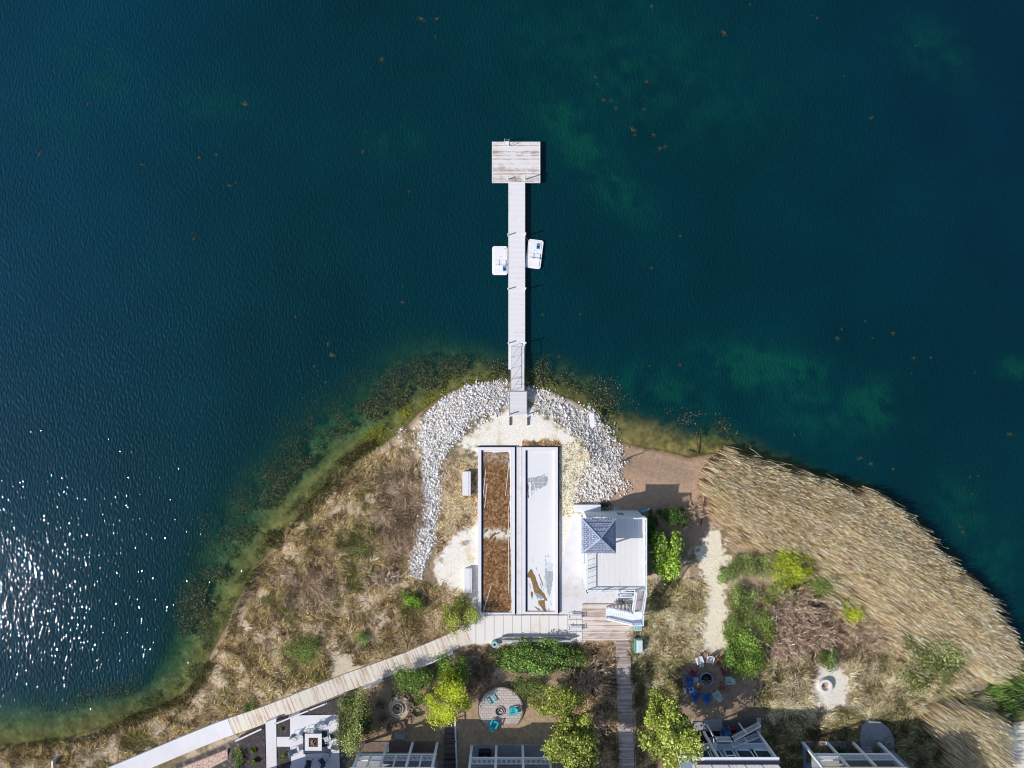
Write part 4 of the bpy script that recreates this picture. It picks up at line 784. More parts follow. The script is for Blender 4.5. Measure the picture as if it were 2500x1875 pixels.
mb = MB(); mb.ball((c[0], c[1], 2.0), .42, 14, 8, (1.25, .75, .6)); mb.build('lid', plain('charcoal_cover', (.10, .11, .13), .2, .5, 4), r); MB().box(c[0]-.75, c[0]-.5, c[1]-.22, c[1]+.22, 1.95, 2.0).build('side_shelf', M_grey, r)
for s in (-1, 1): MB().box(c[0]+s*.35-.03, c[0]+s*.35+.03, c[1]-.2, c[1]+.2, 1.25, 1.85).build('leg', M_black, r)
# little step block and clutter at the house's upper left corner
r = empty('entry_platform', W(1434, 1240, 1.1), 'low white platform with steps at the upper left corner of the beach house', 'platform')
mb = MB(); px_box(mb, 1402, 1467, 1233, 1250, .9, 1.75); mb.build('top', M_curb, r); MB().beam((*W(1420, 1254, 1.3)[:2], 1.3), (*W(1464, 1240, 1.9)[:2], 1.9), .06, .12).build('handrail', M_rail, r)
r = empty('driftwood_pile', W(1478, 1232, 1.0), 'dark tangle of sticks beside the white entry platform', 'sticks')
for k in range(46):
    c = np.array(W(1478, 1231, 1.1))+np.array([random.uniform(-.6, .6), random.uniform(-.4, .4), 0]); d = np.array([random.uniform(-.5, .5), random.uniform(-.5, .5), random.uniform(.1, .6)]); MB().tube(c, c+d, .03, .015, 5).build('stick', plain('dark_stick', (.05, .045, .04), .4, .9, 5), r)
c = W(1571, 1248, 1.1); r = empty('water_toy', c, 'small bright blue tub lying at the upper right corner of the beach house', 'tub'); mb = MB(); mb.ball((c[0], c[1], 1.25), .45, 14, 7, (1.1, .5, .35)); mb.rot(.25, c[:2]); mb.build('body', plain('tub_blue', (.12, .42, .66), .1, .35, 3), r)
MB().tube((c[0]+.4, c[1]+.12, 1.25), (c[0]+.75, c[1]+.35, 1.3), .06, .1).build('spout', M_bright, r)

# ------------------------------------------------------------------ houses along the bottom edge
def lap(name, c, w=.25):
    m, nt, out = mat(name); v = coords(nt); s = nt.nodes.new('ShaderNodeSeparateXYZ'); nt.links.new(v, s.inputs[0]); f = vm(nt, 'FRACT', vm(nt, 'DIVIDE', s.outputs[0], w), None)
    cc = mixc(nt, vm(nt, 'MULTIPLY', vm(nt, 'LESS_THAN', f, .14), .75), mixc(nt, noise(nt, v, 1.5, 4), c, tuple(x*.85 for x in c)), tuple(x*.45 for x in c)); bsdf(nt, out, cc, .55, None, .3); return m
def gable(mb, x0, x1, y0, y1, ze, zr, along='y', th=.14):
    """gable roof, ridge along the given axis"""
    if along == 'y':
        xm = (x0+x1)/2; V = [(x0, y0, ze), (xm, y0, zr), (x1, y0, ze), (x0, y1, ze), (xm, y1, zr), (x1, y1, ze)]
    else:
        ym = (y0+y1)/2; V = [(x0, y0, ze), (x0, ym, zr), (x0, y1, ze), (x1, y0, ze), (x1, ym, zr), (x1, y1, ze)]
    V = V+[(a, b, c+th) for a, b, c in V]
    return mb.add(V, [(0, 1, 4, 3), (1, 2, 5, 4), (6, 9, 10, 7), (7, 10, 11, 8), (0, 3, 9, 6), (2, 8, 11, 5), (0, 6, 7, 1), (1, 7, 8, 2), (3, 4, 10, 9), (4, 5, 11, 10)])
def house(name_label, x0p, x1p, yp, posts, roofm, wallm, h2=2.95, h3=5.75, depth=2.3, floor=M_grey, mid_posts=(), floor_rail=True, lower_rail=None, back=10, top=8.9, ridge=1.8):
    z0 = g((x0p+x1p)/2, yp)+.05; a = W(x0p, yp, z0); b = W(x1p, yp, z0); x0, x1, y = a[0], b[0], a[1]
    r = empty('row_house', ((x0+x1)/2, y-depth, z0), name_label, 'house')
    MB().box(x0, x1, y-depth-back, y-depth, z0-1, z0+top).build('wall', wallm, r)
    gable(MB(), x0-.35, x1+.35, y-depth-back-.3, y-depth+.25, z0+top, z0+top+ridge, 'x').build('roof', roofm, r)
    MB().box(x0, x1, y-depth+.01, y+.05, z0-.6, z0+.08).build('porch_floor', floor, r)
    MB().box(x0, x1, y-depth+.01, y-.02, z0+h2-.22, z0+h2).build('balcony_floor', M_grey, r)
    MB().box(x0-.02, x1+.02, y-.01, y+.04, z0+h2-.26, z0+h2+.04).build('balcony_trim', M_trim, r)
    xsw = [W(p, yp, z0)[0] for p in posts]
    for xx in xsw: MB().box(xx-.14, xx+.14, y-.22, y+.045, z0, z0+h3-.15).build('porch_post', M_trim, r)
    for p in mid_posts: xx = W(p, yp, z0)[0]; MB().box(xx-.08, xx+.08, y-.14, y+.02, z0+h2+.04, z0+h3-.15).build('porch_post', M_trim, r)
    A, B = MB(), MB(); C_ = MB()
    railing((A, B, C_), (x0+.1, y-.08), (x1-.1, y-.08), z0+h2, z0+h2, .95, .14, 3); A.build('balcony_rail', M_trim, r); B.build('balusters', M_trim, r)
    MB().box(x0-.12, x1+.12, y-depth+.26, y+.12, z0+h3-.15, z0+h3).build('porch_roof', M_trim, r)
    nwin = max(2, int((x1-x0)/2.6))
    for k in range(nwin):
        xx = x0+(x1-x0)*(k+.5)/nwin
        window(xx, y-depth, z0+.9, 1.3, 1.3, 'n', r); window(xx, y-depth, z0+h2+.7, 1.3, 1.4, 'n', r)
    return r, x0, x1, y, z0
M_seam = lap('seam_metal_roof', (.72, .74, .78), .42); M_tan = lap('tan_shingle', (.52, .47, .36), .3); M_bl = plain('dusk_blue_siding', (.20, .27, .40), .05, .6, 2)
M_patw = plain('brown_patio', (.20, .15, .12), .2, .85, 3)
hA, ax0, ax1, ay, az_ = house('house with a white three bay porch and pale metal roof beside the tall olive bush', 884, 1072, 1811, (888, 948, 1008, 1068), M_seam, M_bl, mid_posts=(918, 978, 1038), floor=M_patw)
o = [c for c in hA.children if c.name.startswith('porch_roof')][0]; o.data.materials[0] = M_seam
hB, bx0, bx1, by, bz = house('house with a concrete porch and covered black grill, left of the wooden walkway', 1150, 1342, 1819, (1152, 1212, 1276, 1339), M_seam, M_bl)
hD, dx0, dx1, dy, dz = house('house at the bottom right with a round concrete patio behind its porch', 1957, 2146, 1810, (1959, 2018, 2081, 2143), M_tan, M_bl)
o = [c for c in hD.children if c.name.startswith('porch_roof')][0]; o.data.materials[0] = M_tan
MB().box(dx1+.0, dx1+1.6, dy-9, dy-1.0, dz-1, dz+5.9).build('side_wing', M_bl, hD); gable(MB(), dx1-.1, dx1+1.9, dy-9.2, dy-.8, dz+5.9, dz+6.6, 'y').build('wing_roof', M_bl, hD)
for k in range(4): MB().box(dx1-2.2+.0, dx1-1.0, dy-.2-.35*k-.34, dy-.2-.35*k, dz+.081, dz+.2+.17*k).build('porch_step', M_grey, hD)
MB().box(dx0, dx0+.09, dy-2.2, dy-.2, dz+.081, dz+1.1).build('side_panel', M_bl, hD)
# house C with its outdoor stair
zc = g(1780, 1795); a = W(1690, 1785, zc); b = W(1853, 1785, zc); cx0, cx1, cy = a[0], b[0], a[1]; r = empty('row_house', ((cx0+cx1)/2, cy-3, zc), 'house with a pale blue balcony and outdoor stairs beside the birch', 'house'); hC = r
MB().box(cx0-1.5, cx1, cy-14, cy-.68, zc-1, zc+5.95).build('wall', M_bl, r); MB().box(cx0-1.5, cx1-1, cy-14, cy-5.0, zc+6.101, zc+9.3).build('upper_wall', M_bl, r)
MB().box(cx0-1.5, cx1, cy-.67, cy, zc-.5, zc+.05).build('porch_floor', M_soot, r)
MB().box(cx0-1.5, cx1, cy-.67, cy, zc+2.75, zc+2.95).build('balcony_floor', plain('pale_blue_floor', (.62, .72, .80), .05, .6, 2), r)
MB().box(cx0-1.5, cx1+.1, cy-.30, cy+.12, zc+5.9, zc+6.0).build('roof_edge', M_trim, r); MB().box(cx0-1.5, cx1+.1, cy-.50, cy-.31, zc+5.96, zc+6.22).build('fascia', plain('brown_fascia', (.15, .09, .09), .1, .6, 3), r)
MB().box(cx0-1.5, cx1, cy-13.9, cy-.51, zc+5.96, zc+6.1).build('roof_deck', planks('pink_deck', 0, .14, (.62, .56, .53), (.4, .32, .3), .4), r)
A, B, C_ = MB(), MB(), PB(); railing((A, B, C_), (cx0-1.4, cy-.62), (cx1-.1, cy-.62), zc+6.1, zc+6.1, 1.0, .13, 1.7); A.build('deck_rail', M_trim, r); B.build('balusters', M_trim, r); C_.build('deck_posts', M_trim, r)
for px in (1718, 1849): xx = W(px, 1785, zc)[0]; MB().box(xx-.14, xx+.14, cy-.24, cy+.04, zc, zc+5.89).build('porch_post', M_trim, r)
for px, w in ((1702, 1.0), (1722, 1.2), (1796, 1.9), (1830, 1.9)):
    xx = W(px, 1793, zc)[0]; MB().box(xx-w/2, xx+w/2, cy-.679, cy-.65, zc+3.2, zc+5.3).build('glass_pane', M_darkglass, r)
    mb = MB(); mb.box(xx-w/2-.14, xx-w/2, cy-.68, cy-.6, zc+3.0, zc+5.6); mb.box(xx+w/2, xx+w/2+.14, cy-.68, cy-.6, zc+3.0, zc+5.6); mb.box(xx-w/2, xx+w/2, cy-.68, cy-.6, zc+2.96, zc+3.2); mb.box(xx-w/2, xx+w/2, cy-.68, cy-.6, zc+5.3, zc+5.6); mb.build('window_frame', M_trim, r)
xx = W(1757, 1793, zc)[0]; d_ = MB().box(xx-.55, xx+.55, cy-.68, cy-.61, zc+2.96, zc+5.4).build('door', M_trim, r); MB().box(xx-.4, xx+.4, cy-.609, cy-.60, zc+3.2, zc+4.1).build('glass_pane', M_darkglass, r); MB().box(xx-.4, xx+.4, cy-.609, cy-.60, zc+4.4, zc+5.2).build('glass_pane', M_darkglass, r)
xx = W(1705, 1785, zc)[0]; MB().box(xx-.9, xx+.9, cy-.679, cy-.65, zc+.2, zc+2.4).build('glass_pane', M_darkglass, hC)
st = empty('outdoor_stairs', (*W(1800, 1780, zc)[:2], zc), 'grey outdoor stairs with white railings running from the balcony down to the yard', 'stairs')
zb = zc+2.95; lx0, lx1 = W(1742, 0, zb)[0], W(1784, 0, zb)[0]; ly1 = W(0, 1799, zb)[1]; ly0 = cy+.02
MB().box(lx0, lx1, ly0, ly1, zb-.15, zb).build('landing', M_grey, st)
q1 = np.array(W(1850, 1763, zc)[:2]); q2 = np.array(W(1848, 1789, zc)[:2]); p1 = np.array((lx1, ly1)); p2 = np.array((lx1, ly0+.1)); M_tg = plain('grey_tread', (.20, .19, .19), .25, .85, 4); n = 15
for k in range(n):
    t = (k+.5)/n; c1 = p1+(q1-p1)*t; c2 = p2+(q2-p2)*t; zz = zb+(zc-zb)*(k+1)/n; MB().beam((*c1, zz-.02), (*c2, zz-.02), .30, .05).build('tread', M_tg, st)
A, B, C_ = MB(), MB(), PB(); T = (A, B, C_); railing(T, p1, q1, zb, zc, 1.0, .14, 2.3, .12); railing(T, p2, q2, zb, zc, 1.0, .14, 2.3, .12); railing(T, (lx0, ly1), p1, zb, zb, 1.0, .14, 2.0, .12); railing(T, (lx0, ly0), (lx0, ly1), zb, zb, 1.0, .14, 2, .12)
A.build('handrails', M_trim, st); B.build('balusters', M_trim, st); C_.build('posts', M_trim, st); p = W(1804, 1757, zc)
MB().box(lx0, lx0+.14, ly1-.14, ly1, zc, zb-.15).build('support_post', M_trim, st); MB().box(p[0]-.07, p[0]+.07, p[1]-.5, p[1]-.36, zc, zb-.9).build('support_post', M_trim, st)
MB().beam((*W(1852, 1752, zc)[:2], zc+.05), (*W(1852, 1785, zc)[:2], zc+.05), .5, .08).build('foot_board', M_grey, st)
# house E: only its edge reaches the frame
zc5 = g(750, 1895); a = W(560, 1906, zc5); b = W(836, 1906, zc5); r = empty('row_house', ((a[0]+b[0])/2, a[1]-4, zc5), 'house just below the patio with the square fire table', 'house')
MB().box(a[0], b[0], a[1]-10, a[1], zc5-1, zc5+7.6).build('wall', M_bl, r); gable(MB(), a[0]-.3, b[0]+.3, a[1]-10, a[1]+.3, zc5+7.6, zc5+9.4, 'x').build('roof', M_seam, r)
window((a[0]+b[0])/2, a[1], zc5+1, 1.4, 1.3, 'n', r)
# grill under house B porch, chairs etc
c = W(1184, 1836, bz); r = empty('covered_grill', c, 'black covered grill on the concrete porch', 'grill'); mb = MB(); mb.prism([(c[0]+x, c[1]+y) for x, y in rounded(.72, .52, .25)], bz+.085, bz+.95); mb.build('cover', plain('black_cover', (.015, .016, .02), .3, .6, 3), r, .12)
MB().box(c[0]-.1, c[0]+.1, c[1]-.02, c[1]+.02, bz+.951, bz+.99).build('handle', M_rail, r)

# ------------------------------------------------------------------ patios, beds, steps
def flats(P, dz, name, m, th=.4): return tag(flat(P, dz, th, name, m), kind='structure')
M_pav = plain('pale_paver', (.52, .46, .43), .16, .85, 5, dirt=(.3, .26, .25))
PW = [(674, 1775), (703, 1762), (825, 1746), (828, 1860), (828, 1935), (650, 1935), (648, 1776)]
zpt = max(g(a, b) for a, b in [(640, 1770), (828, 1870)])
def flatz(P, z, name, m, th=.6): return tag(MB().prism(pxpoly(P, z), z-th, z).build(name, m), kind='structure')
flatz([(648, 1764), (674, 1754), (676, 1935), (652, 1935)], zpt+.03, 'garden_path', M_walkc); flatz([(676.2, 1799), (708, 1799), (708, 1823), (676.2, 1823)], zpt+.03, 'garden_path', M_walkc)
flatz([(708.2, 1752), (722, 1747), (826, 1745), (829, 1866), (829, 1935), (712, 1935), (708.2, 1860)], zpt+.034, 'patio', M_walkc)
M_mul = plain('dark_mulch', (.07, .06, .062), .5, .95, 7, dirt=(.16, .14, .14))
for P in ([(677, 1758), (707.8, 1752), (707.8, 1798.6), (677, 1798.6)], [(677, 1823.4), (708, 1823.4), (711, 1868), (679, 1868)], [(584, 1800), (645, 1772), (649, 1873), (620, 1935), (590, 1935)], [(730, 1742), (838, 1700), (838, 1744), (826, 1744)]): flatz(P, zpt+.045, 'mulch_bed', M_mul)
m, nt, out = mat('flagstone'); v = coords(nt); vo = nt.nodes.new('ShaderNodeTexVoronoi'); vo.feature = 'DISTANCE_TO_EDGE'; vo.inputs['Scale'].default_value = 2.0; nt.links.new(v, vo.inputs['Vector'])
bsdf(nt, out, mixc(nt, ss_node(nt, vo.outputs['Distance'], .02, .05), (.30, .2, .16), mixc(nt, noise(nt, v, 2.5), (.70, .50, .42), (.58, .42, .34))), .8)
zfl = g(500, 1860)+.25; flatz([(555, 1830), (430, 1880), (300, 1935), (558, 1935)], zfl, 'flagstone_patio', m, .8)
M_grav = plain('dark_gravel', (.16, .15, .16), .5, .95, 6, dirt=(.28, .26, .27))
def circ(px, py, r, n=40, s=1.0): return [(px+r*cos(2*pi*k/n), py+s*r*sin(2*pi*k/n)) for k in range(n)]
m, nt, out = mat('paving_setts'); v = coords(nt); br = nt.nodes.new('ShaderNodeTexBrick'); nt.links.new(v, br.inputs['Vector']); br.inputs['Scale'].default_value = 1; br.inputs['Brick Width'].default_value = .5; br.inputs['Row Height'].default_value = .3; br.inputs['Mortar Size'].default_value = .025
br.inputs['Color1'].default_value = (.62, .54, .50, 1); br.inputs['Color2'].default_value = (.50, .44, .41, 1); br.inputs['Mortar'].default_value = (.30, .25, .23, 1); bsdf(nt, out, br.outputs[0], .85)
M_sett = m
zp3 = g(1222, 1760)+.06; flatz(circ(1222, 1733, 53), zp3, 'round_patio', M_sett); MB().ring(W(1222, 1733, zp3), 2.60, 2.72, zp3-.4, zp3+.02, 48).build('patio_edging', plain('edging', (.2, .16, .15), .2, .9, 5)); tag(bpy.data.objects['patio_edging'], kind='structure')
flatz(circ(975, 1727, 27), g(975, 1750)+.05, 'stone_surround', plain('tan_setts', (.55, .46, .33), .3, .9, 7, dirt=(.3, .24, .18)), .3)
flatz([(2102, 1850), (2100, 1800), (2106, 1775), (2125, 1761), (2150, 1763), (2172, 1780), (2183, 1805), (2185, 1850)], g(2140, 1850)+.03, 'round_patio', plain('shade_concrete', (.30, .31, .33), .1, .85, 2))
flatz([(1719, 1760), (1763, 1758), (1764, 1788), (1720, 1793)], g(1740, 1793)+.02, 'concrete_pad', M_grey); flatz([(1690, 1764), (1717.5, 1763), (1717.5, 1791), (1690, 1793)], g(1700, 1793)-.02, 'concrete_pad', M_grey)
flatz([(1765, 1762), (1840, 1752), (1838, 1775), (1786, 1797), (1766, 1793)], g(1790, 1793)-.05, 'brick_pad', plain('shade_bricks', (.13, .11, .12), .3, .9, 6))
# garden steps between the houses
z_ = 0
gs = empty('garden_steps', G(1098, 1820), 'dark wooden garden steps between the two left houses', 'steps'); M_dk = planks('dark_steps', 1, .2, (.16, .13, .12), (.08, .06, .055), .5)
for k in range(9):
    a = G(1085, 1776+k*13+12, .04+.0*k); b = G(1112, 1776+k*13, .04); MB().box(a[0], b[0], a[1]+.02, b[1]-.02, a[2]-.4, a[2]+.06*k*.2+.05).build('step', M_dk, gs)
fence([(1112, 1742), (1114, 1800), (1118, 1900)], 'thin white fence running beside the dark garden steps', h=.9, sp=.5, post=2.4, name='garden_fence')
r = empty('wooden_post', G(139, 1850), 'lone white post rail standing in the grass at the bottom left corner', 'post'); c = G(139, 1848); MB().box(c[0]-.1, c[0]+.1, c[1]-1.6, c[1], c[2]-.2, c[2]+.9).build('board', M_white, r)
def boulder(px, py, s, label, colr=(.5, .45, .4)):
    V1, F1, C1 = rocks(np.array([[px, py]], float), [s], s*.35, np.array([colr])); c0 = V1[0].mean(0); o = npmesh('boulder', V1[0]-c0, IF, M_rock, C1); o.location = c0; return tag(o, label, 'boulder')
boulder(1093, 1766, .42, 'pale boulder at the head of the dark garden steps'); boulder(1080, 1757, .3, 'smaller boulder just left above the garden steps', (.35, .32, .3))
c = G(977, 1797); r = empty('stone_slab', c, 'grey rectangular stone slab in front of the three bay porch', 'slab'); MB().prism(wobble([(c[0]-.65, c[1]-.25), (c[0]+.6, c[1]-.3), (c[0]+.62, c[1]+.25), (c[0]-.62, c[1]+.28)], .03), c[2]-.1, c[2]+.18).build('slab', M_grey, r, .02)

# ------------------------------------------------------------------ fire pits
def fire_pit(px, py, ro, ri, h, label, mring, inner=M_soot, logs=True, rim=None):
    c = G(px, py); r = empty('fire_pit', c, label, 'fire pit'); MB().ring(c, ri, ro, c[2]-.05, c[2]+h, 36, .04).build('ring_wall', mring, r, .02)
    MB().tube((c[0], c[1], c[2]-.02), (c[0], c[1], c[2]+.04), ri-.005, ri-.005, 28).build('ash_bed', inner, r)
    if rim: MB().ring(c, ri-.03, ri+.05, c[2]+h+.002, c[2]+h+.04, 36).build('rim', rim, r)
    if logs:
        for k in range(5):
            a = random.random()*pi; d = np.array((cos(a), sin(a), 0))*ri*.6; o = np.array(c)+np.array([random.uniform(-.1, .1), random.uniform(-.1, .1), .12+.05*k]); MB().tube(o-d, o+d, .05, .04, 7).build('log', plain('charred_log', (.09, .07, .06), .5, .9, 6), r)
    return r
fire_pit(971.5, 1727, .72, .52, .42, 'round stone fire pit ringed by brown chairs in tree shade', plain('pit_stone', (.66, .58, .44), .15, .85, 4), rim=M_black)
fire_pit(1219.5, 1733, .62, .42, .40, 'round stone fire pit on the circular paved patio with turquoise chairs', plain('pit_pink', (.46, .38, .36), .15, .85, 4), rim=M_black)
fire_pit(1723, 1655, .86, .66, .42, 'large dark steel ring fire pit encircled by many coloured chairs', plain('galvanised', (.26, .28, .33), .3, .5, 5, metal=.4))
fire_pit(2012, 1672, .80, .52, .5, 'white concrete ring fire pit filled with sand in its own sandy clearing', plain('pit_white', (.78, .74, .74), .05, .8, 3), inner=plain('pit_sand', (.42, .31, .2), .3, .95, 5), logs=False)

# ------------------------------------------------------------------ chairs
def adirondack(m, name='adirondack_chair'):
    r = bpy.data.objects.new(name, None); col.objects.link(r); r.location = (0, 0, 0)
    for k in range(5): y = .28-k*.115; z = .38-.028*k; MB().box(-.27, .27, y-.05, y+.05, z-.012, z+.012).build('seat_slat', m, r)
    for k in range(5):
        x = (k-2)*.115; L = .74-.05*abs(k-2); MB().beam((x*.85, -.26, .24), (x*1.15, -.26-L*.48, .24+L*.92), .10, .02, up=(0, 1, .5)).build('back_slat', m, r)
    for s in (-1, 1):
        MB().box(s*.34-.075, s*.34+.075, -.38, .36, .55, .575).build('armrest', m, r); MB().box(s*.31-.025, s*.31+.025, .26, .34, 0, .55).build('leg', m, r); MB().beam((s*.29, .30, .33), (s*.29, -.55, .02), .03, .1).build('leg', m, r)
    return r
def patio_chair(m, fab, name='patio_chair'):
    r = bpy.data.objects.new(name, None); col.objects.link(r)
    MB().box(-.25, .25, -.24, .27, .40, .43).build('seat', fab, r, .01); MB().beam((0, -.25, .42), (0, -.46, .98), .50, .03, up=(0, 1, .3)).build('backrest', fab, r, .01)
    for s in (-1, 1):
        mb = MB(); mb.path([(s*.30, .30, 0), (s*.30, .27, .60), (s*.30, -.30, .64), (s*.27, -.48, 1.0)], .022); mb.build('frame', m, r); MB().tube((s*.29, -.28, .62), (s*.29, -.36, 0), .022).build('leg', m, r)
    return r
def place(first, used, px, py, toward, label, cat, group, dz=0, s=1.0, rz=None):
    c = G(px, py, dz); t = G(*toward) if toward else None; a = atan2(t[1]-c[1], t[0]-c[0])-pi/2 if rz is None else rz
    if not used: first.location = c; first.rotation_euler[2] = a; o = first; o.scale = (s, s, s)
    else: o = copy_thing(first, c, a, scale=(s, s, s))
    return tag(o, label, cat, group)
C1 = {'white': plain('chair_white', (.80, .80, .84), .04, .45, 3), 'blue': plain('chair_blue', (.015, .12, .42), .15, .4, 3), 'maroon': plain('chair_maroon', (.20, .035, .09), .15, .5, 3), 'brown': plain('chair_brown', (.26, .13, .09), .3, .7, 4),
      'sage': plain('chair_sage', (.42, .54, .52), .1, .6, 4), 'teal': plain('chair_turquoise', (.02, .50, .56), .1, .4, 3), 'dark': plain('chair_dark_wood', (.16, .115, .095), .3, .8, 5), 'navy': plain('chair_navy', (.03, .055, .10), .2, .5, 3), 'grey': plain('chair_grey', (.50, .53, .57), .1, .5, 3)}
P4 = (1723, 1655); first = {}
for px, py, c, lab in ((1705, 1608, 'white', 'white lawn chair above the steel fire pit, left one of the white pair'), (1731, 1608, 'white', 'white lawn chair above the steel fire pit, right one of the white pair'), (1752, 1613, 'brown', 'brown lawn chair beside the right white one at the steel fire pit'),
     (1766, 1635, 'maroon', 'maroon lawn chair to the upper right of the steel fire pit'), (1776, 1657, 'sage', 'sage green lawn chair directly right of the steel fire pit'), (1762, 1674, 'brown', 'brown lawn chair between the two sage green ones'),
     (1747, 1692, 'sage', 'sage green lawn chair to the lower right of the steel fire pit'), (1723, 1698, 'blue', 'royal blue lawn chair directly below the steel fire pit'), (1698, 1694, 'blue', 'blue lawn chair to the lower left of the steel fire pit, second from the bottom'),
     (1684, 1677, 'blue', 'blue lawn chair third from the bottom on the left of the steel fire pit'), (1681, 1655, 'blue', 'blue lawn chair directly left of the steel fire pit by a small table'), (1691, 1638, 'maroon', 'maroon lawn chair to the upper left of the steel fire pit'), (1705, 1679, 'brown', 'low brown stool chair between the blue ones and the steel fire pit')):
    if c not in first: first[c] = adirondack(C1[c], 'lawn_chair'); used = False
    else: used = True
    place(first[c], used, px, py, P4, lab, 'chair', 'coloured lawn chairs around the steel fire pit', s=.72 if 'stool' in lab else 1.08)
def side_table(px, py, s, h, m, label, cat='side table'):
    c = G(px, py, .04); r = empty('side_table', c, label, cat); MB().box(c[0]-s, c[0]+s, c[1]-s, c[1]+s, c[2]+h-.03, c[2]+h).build('tabletop', m, r, .01)
    for a in (-1, 1):
        for b in (-1, 1): MB().box(c[0]+a*(s-.05)-.02, c[0]+a*(s-.05)+.02, c[1]+b*(s-.05)-.02, c[1]+b*(s-.05)+.02, c[2], c[2]+h-.03).build('leg', m, r)
    return r
side_table(1697, 1656, .30, .45, plain('table_blue_grey', (.28, .38, .48), .1, .5, 3), 'small blue grey table between the blue chair and the steel fire pit'); side_table(1711, 1620, .28, .4, C1['sage'], 'small sage footstool table in front of the left white chair')
f3 = None
for px, py, lab in ((1201, 1703, 'turquoise chair at the top of the round paved patio'), (1251, 1731, 'turquoise chair right of the round patio fire pit'), (1206, 1763, 'turquoise chair at the bottom of the round paved patio, in shade')):
    if f3 is None: f3 = adirondack(C1['teal'], 'patio_armchair'); u = False
    else: u = True
    place(f3, u, px, py, (1219, 1733), lab, 'chair', 'turquoise chairs on the round patio', dz=.09, s=1.12)
f2 = None
for k, (px, py, lab) in enumerate(((1001, 1719, 'brown wooden chair right of the stone fire pit in sun'), (1002, 1743, 'brown wooden chair to the lower right of the stone fire pit'), (982, 1765, 'brown wooden chair below the stone fire pit, right of two'), (955, 1768, 'dark wooden chair below the stone fire pit, left of two'),
     (938, 1748, 'dark wooden chair to the lower left of the stone fire pit in tree shade'), (933, 1716, 'dark wooden chair left of the stone fire pit beside the olive bush'), (966, 1697, 'dark wooden chair above the stone fire pit, left one'), (991, 1699, 'dark wooden chair above the stone fire pit, right one'))):
    if f2 is None: f2 = adirondack(C1['dark'], 'wooden_chair'); u = False
    else: u = True
    place(f2, u, px, py, (972, 1727), lab, 'chair', 'dark wooden chairs around the stone fire pit', s=1.05)
FT = (765, 1812); fg = fd = None
for px, py, kind, lab in ((765, 1774, 'g', 'pale grey patio chair just above the square fire table'), (789, 1761, 'g', 'pale grey patio chair upper right of the fire table'), (728, 1789, 'g', 'grey framed patio chair left of the fire table, upper one'), (724, 1826, 'g', 'grey framed patio chair left of the fire table, lower one'),
     (802, 1796, 'g', 'pale grey patio chair right of the fire table'), (818, 1786, 'd', 'dark patio chair against the olive bush at the right patio edge'), (804, 1826, 'd', 'dark patio chair lower right of the fire table'), (757, 1856, 'd', 'navy patio chair below the fire table, left of two'), (789, 1852, 'd', 'navy patio chair below the fire table, right of two')):
    f = fg if kind == 'g' else fd
    if f is None:
        f = patio_chair(C1['grey'], plain('sling_grey', (.45, .50, .55), .1, .7, 5)) if kind == 'g' else patio_chair(C1['navy'], plain('sling_navy', (.025, .045, .085), .2, .7, 5)); u = False
        if kind == 'g': fg = f
        else: fd = f
    else: u = True
    o = place(f, u, px, py, FT, lab, 'chair', 'patio chairs around the square fire table', dz=0, s=1.15); o.location[2] = zpt+.04
for px, py, l in ((741, 1769, 'slatted grey side table on the upper left of the white patio'), (782, 1781, 'slatted grey side table touching the upper right of the fire table')): t = side_table(px, py, .3, .5, C1['grey'], l)
c = W(765, 1812, zpt+.6); r = empty('fire_table', (c[0], c[1], zpt), 'square white fire table with a dark brown fire bowl on the patio', 'fire table'); s = .98; zt = zpt+.62; i_ = .54
mb = MB()
for b in ((-s, s, i_, s), (-s, s, -s, -i_), (-s, -i_, -i_+.002, i_-.002), (i_, s, -i_+.002, i_-.002)): mb.box(c[0]+b[0], c[0]+b[1], c[1]+b[2], c[1]+b[3], zt-.08, zt)
mb.build('tabletop', M_curb, r); MB().box(c[0]-s+.08, c[0]+s-.08, c[1]-s+.08, c[1]+s-.08, zpt+.036, zt-.09).build('base', plain('fire_table_base', (.3, .3, .33), .1, .7, 3), r); MB().box(c[0]-i_+.01, c[0]+i_-.01, c[1]-i_+.01, c[1]+i_-.01, zt-.12, zt-.06).build('bowl', plain('brown_bowl', (.10, .06, .05), .3, .8, 6), r)
for k in range(5): a = random.uniform(-.6, .9)+pi/2; o = np.array((c[0]+random.uniform(-.15, .15), c[1]+random.uniform(-.1, .1), zt+.0+.03*k)); d = np.array((cos(a), sin(a), 0))*.32; MB().tube(o-d, o+d, .05, .035, 7).build('log', plain('pale_log', (.42, .30, .22), .3, .8, 6), r)
P = pxpoly([(739, 1788), (798, 1784), (800, 1838), (741, 1840)], zpt); o = MB().prism(P, zpt+.036, zpt+.05).build('outdoor_rug', plain('dark_rug', (.07, .08, .12), .15, .95, 5)); tag(o, 'dark blue grey square rug under the fire table', 'rug')
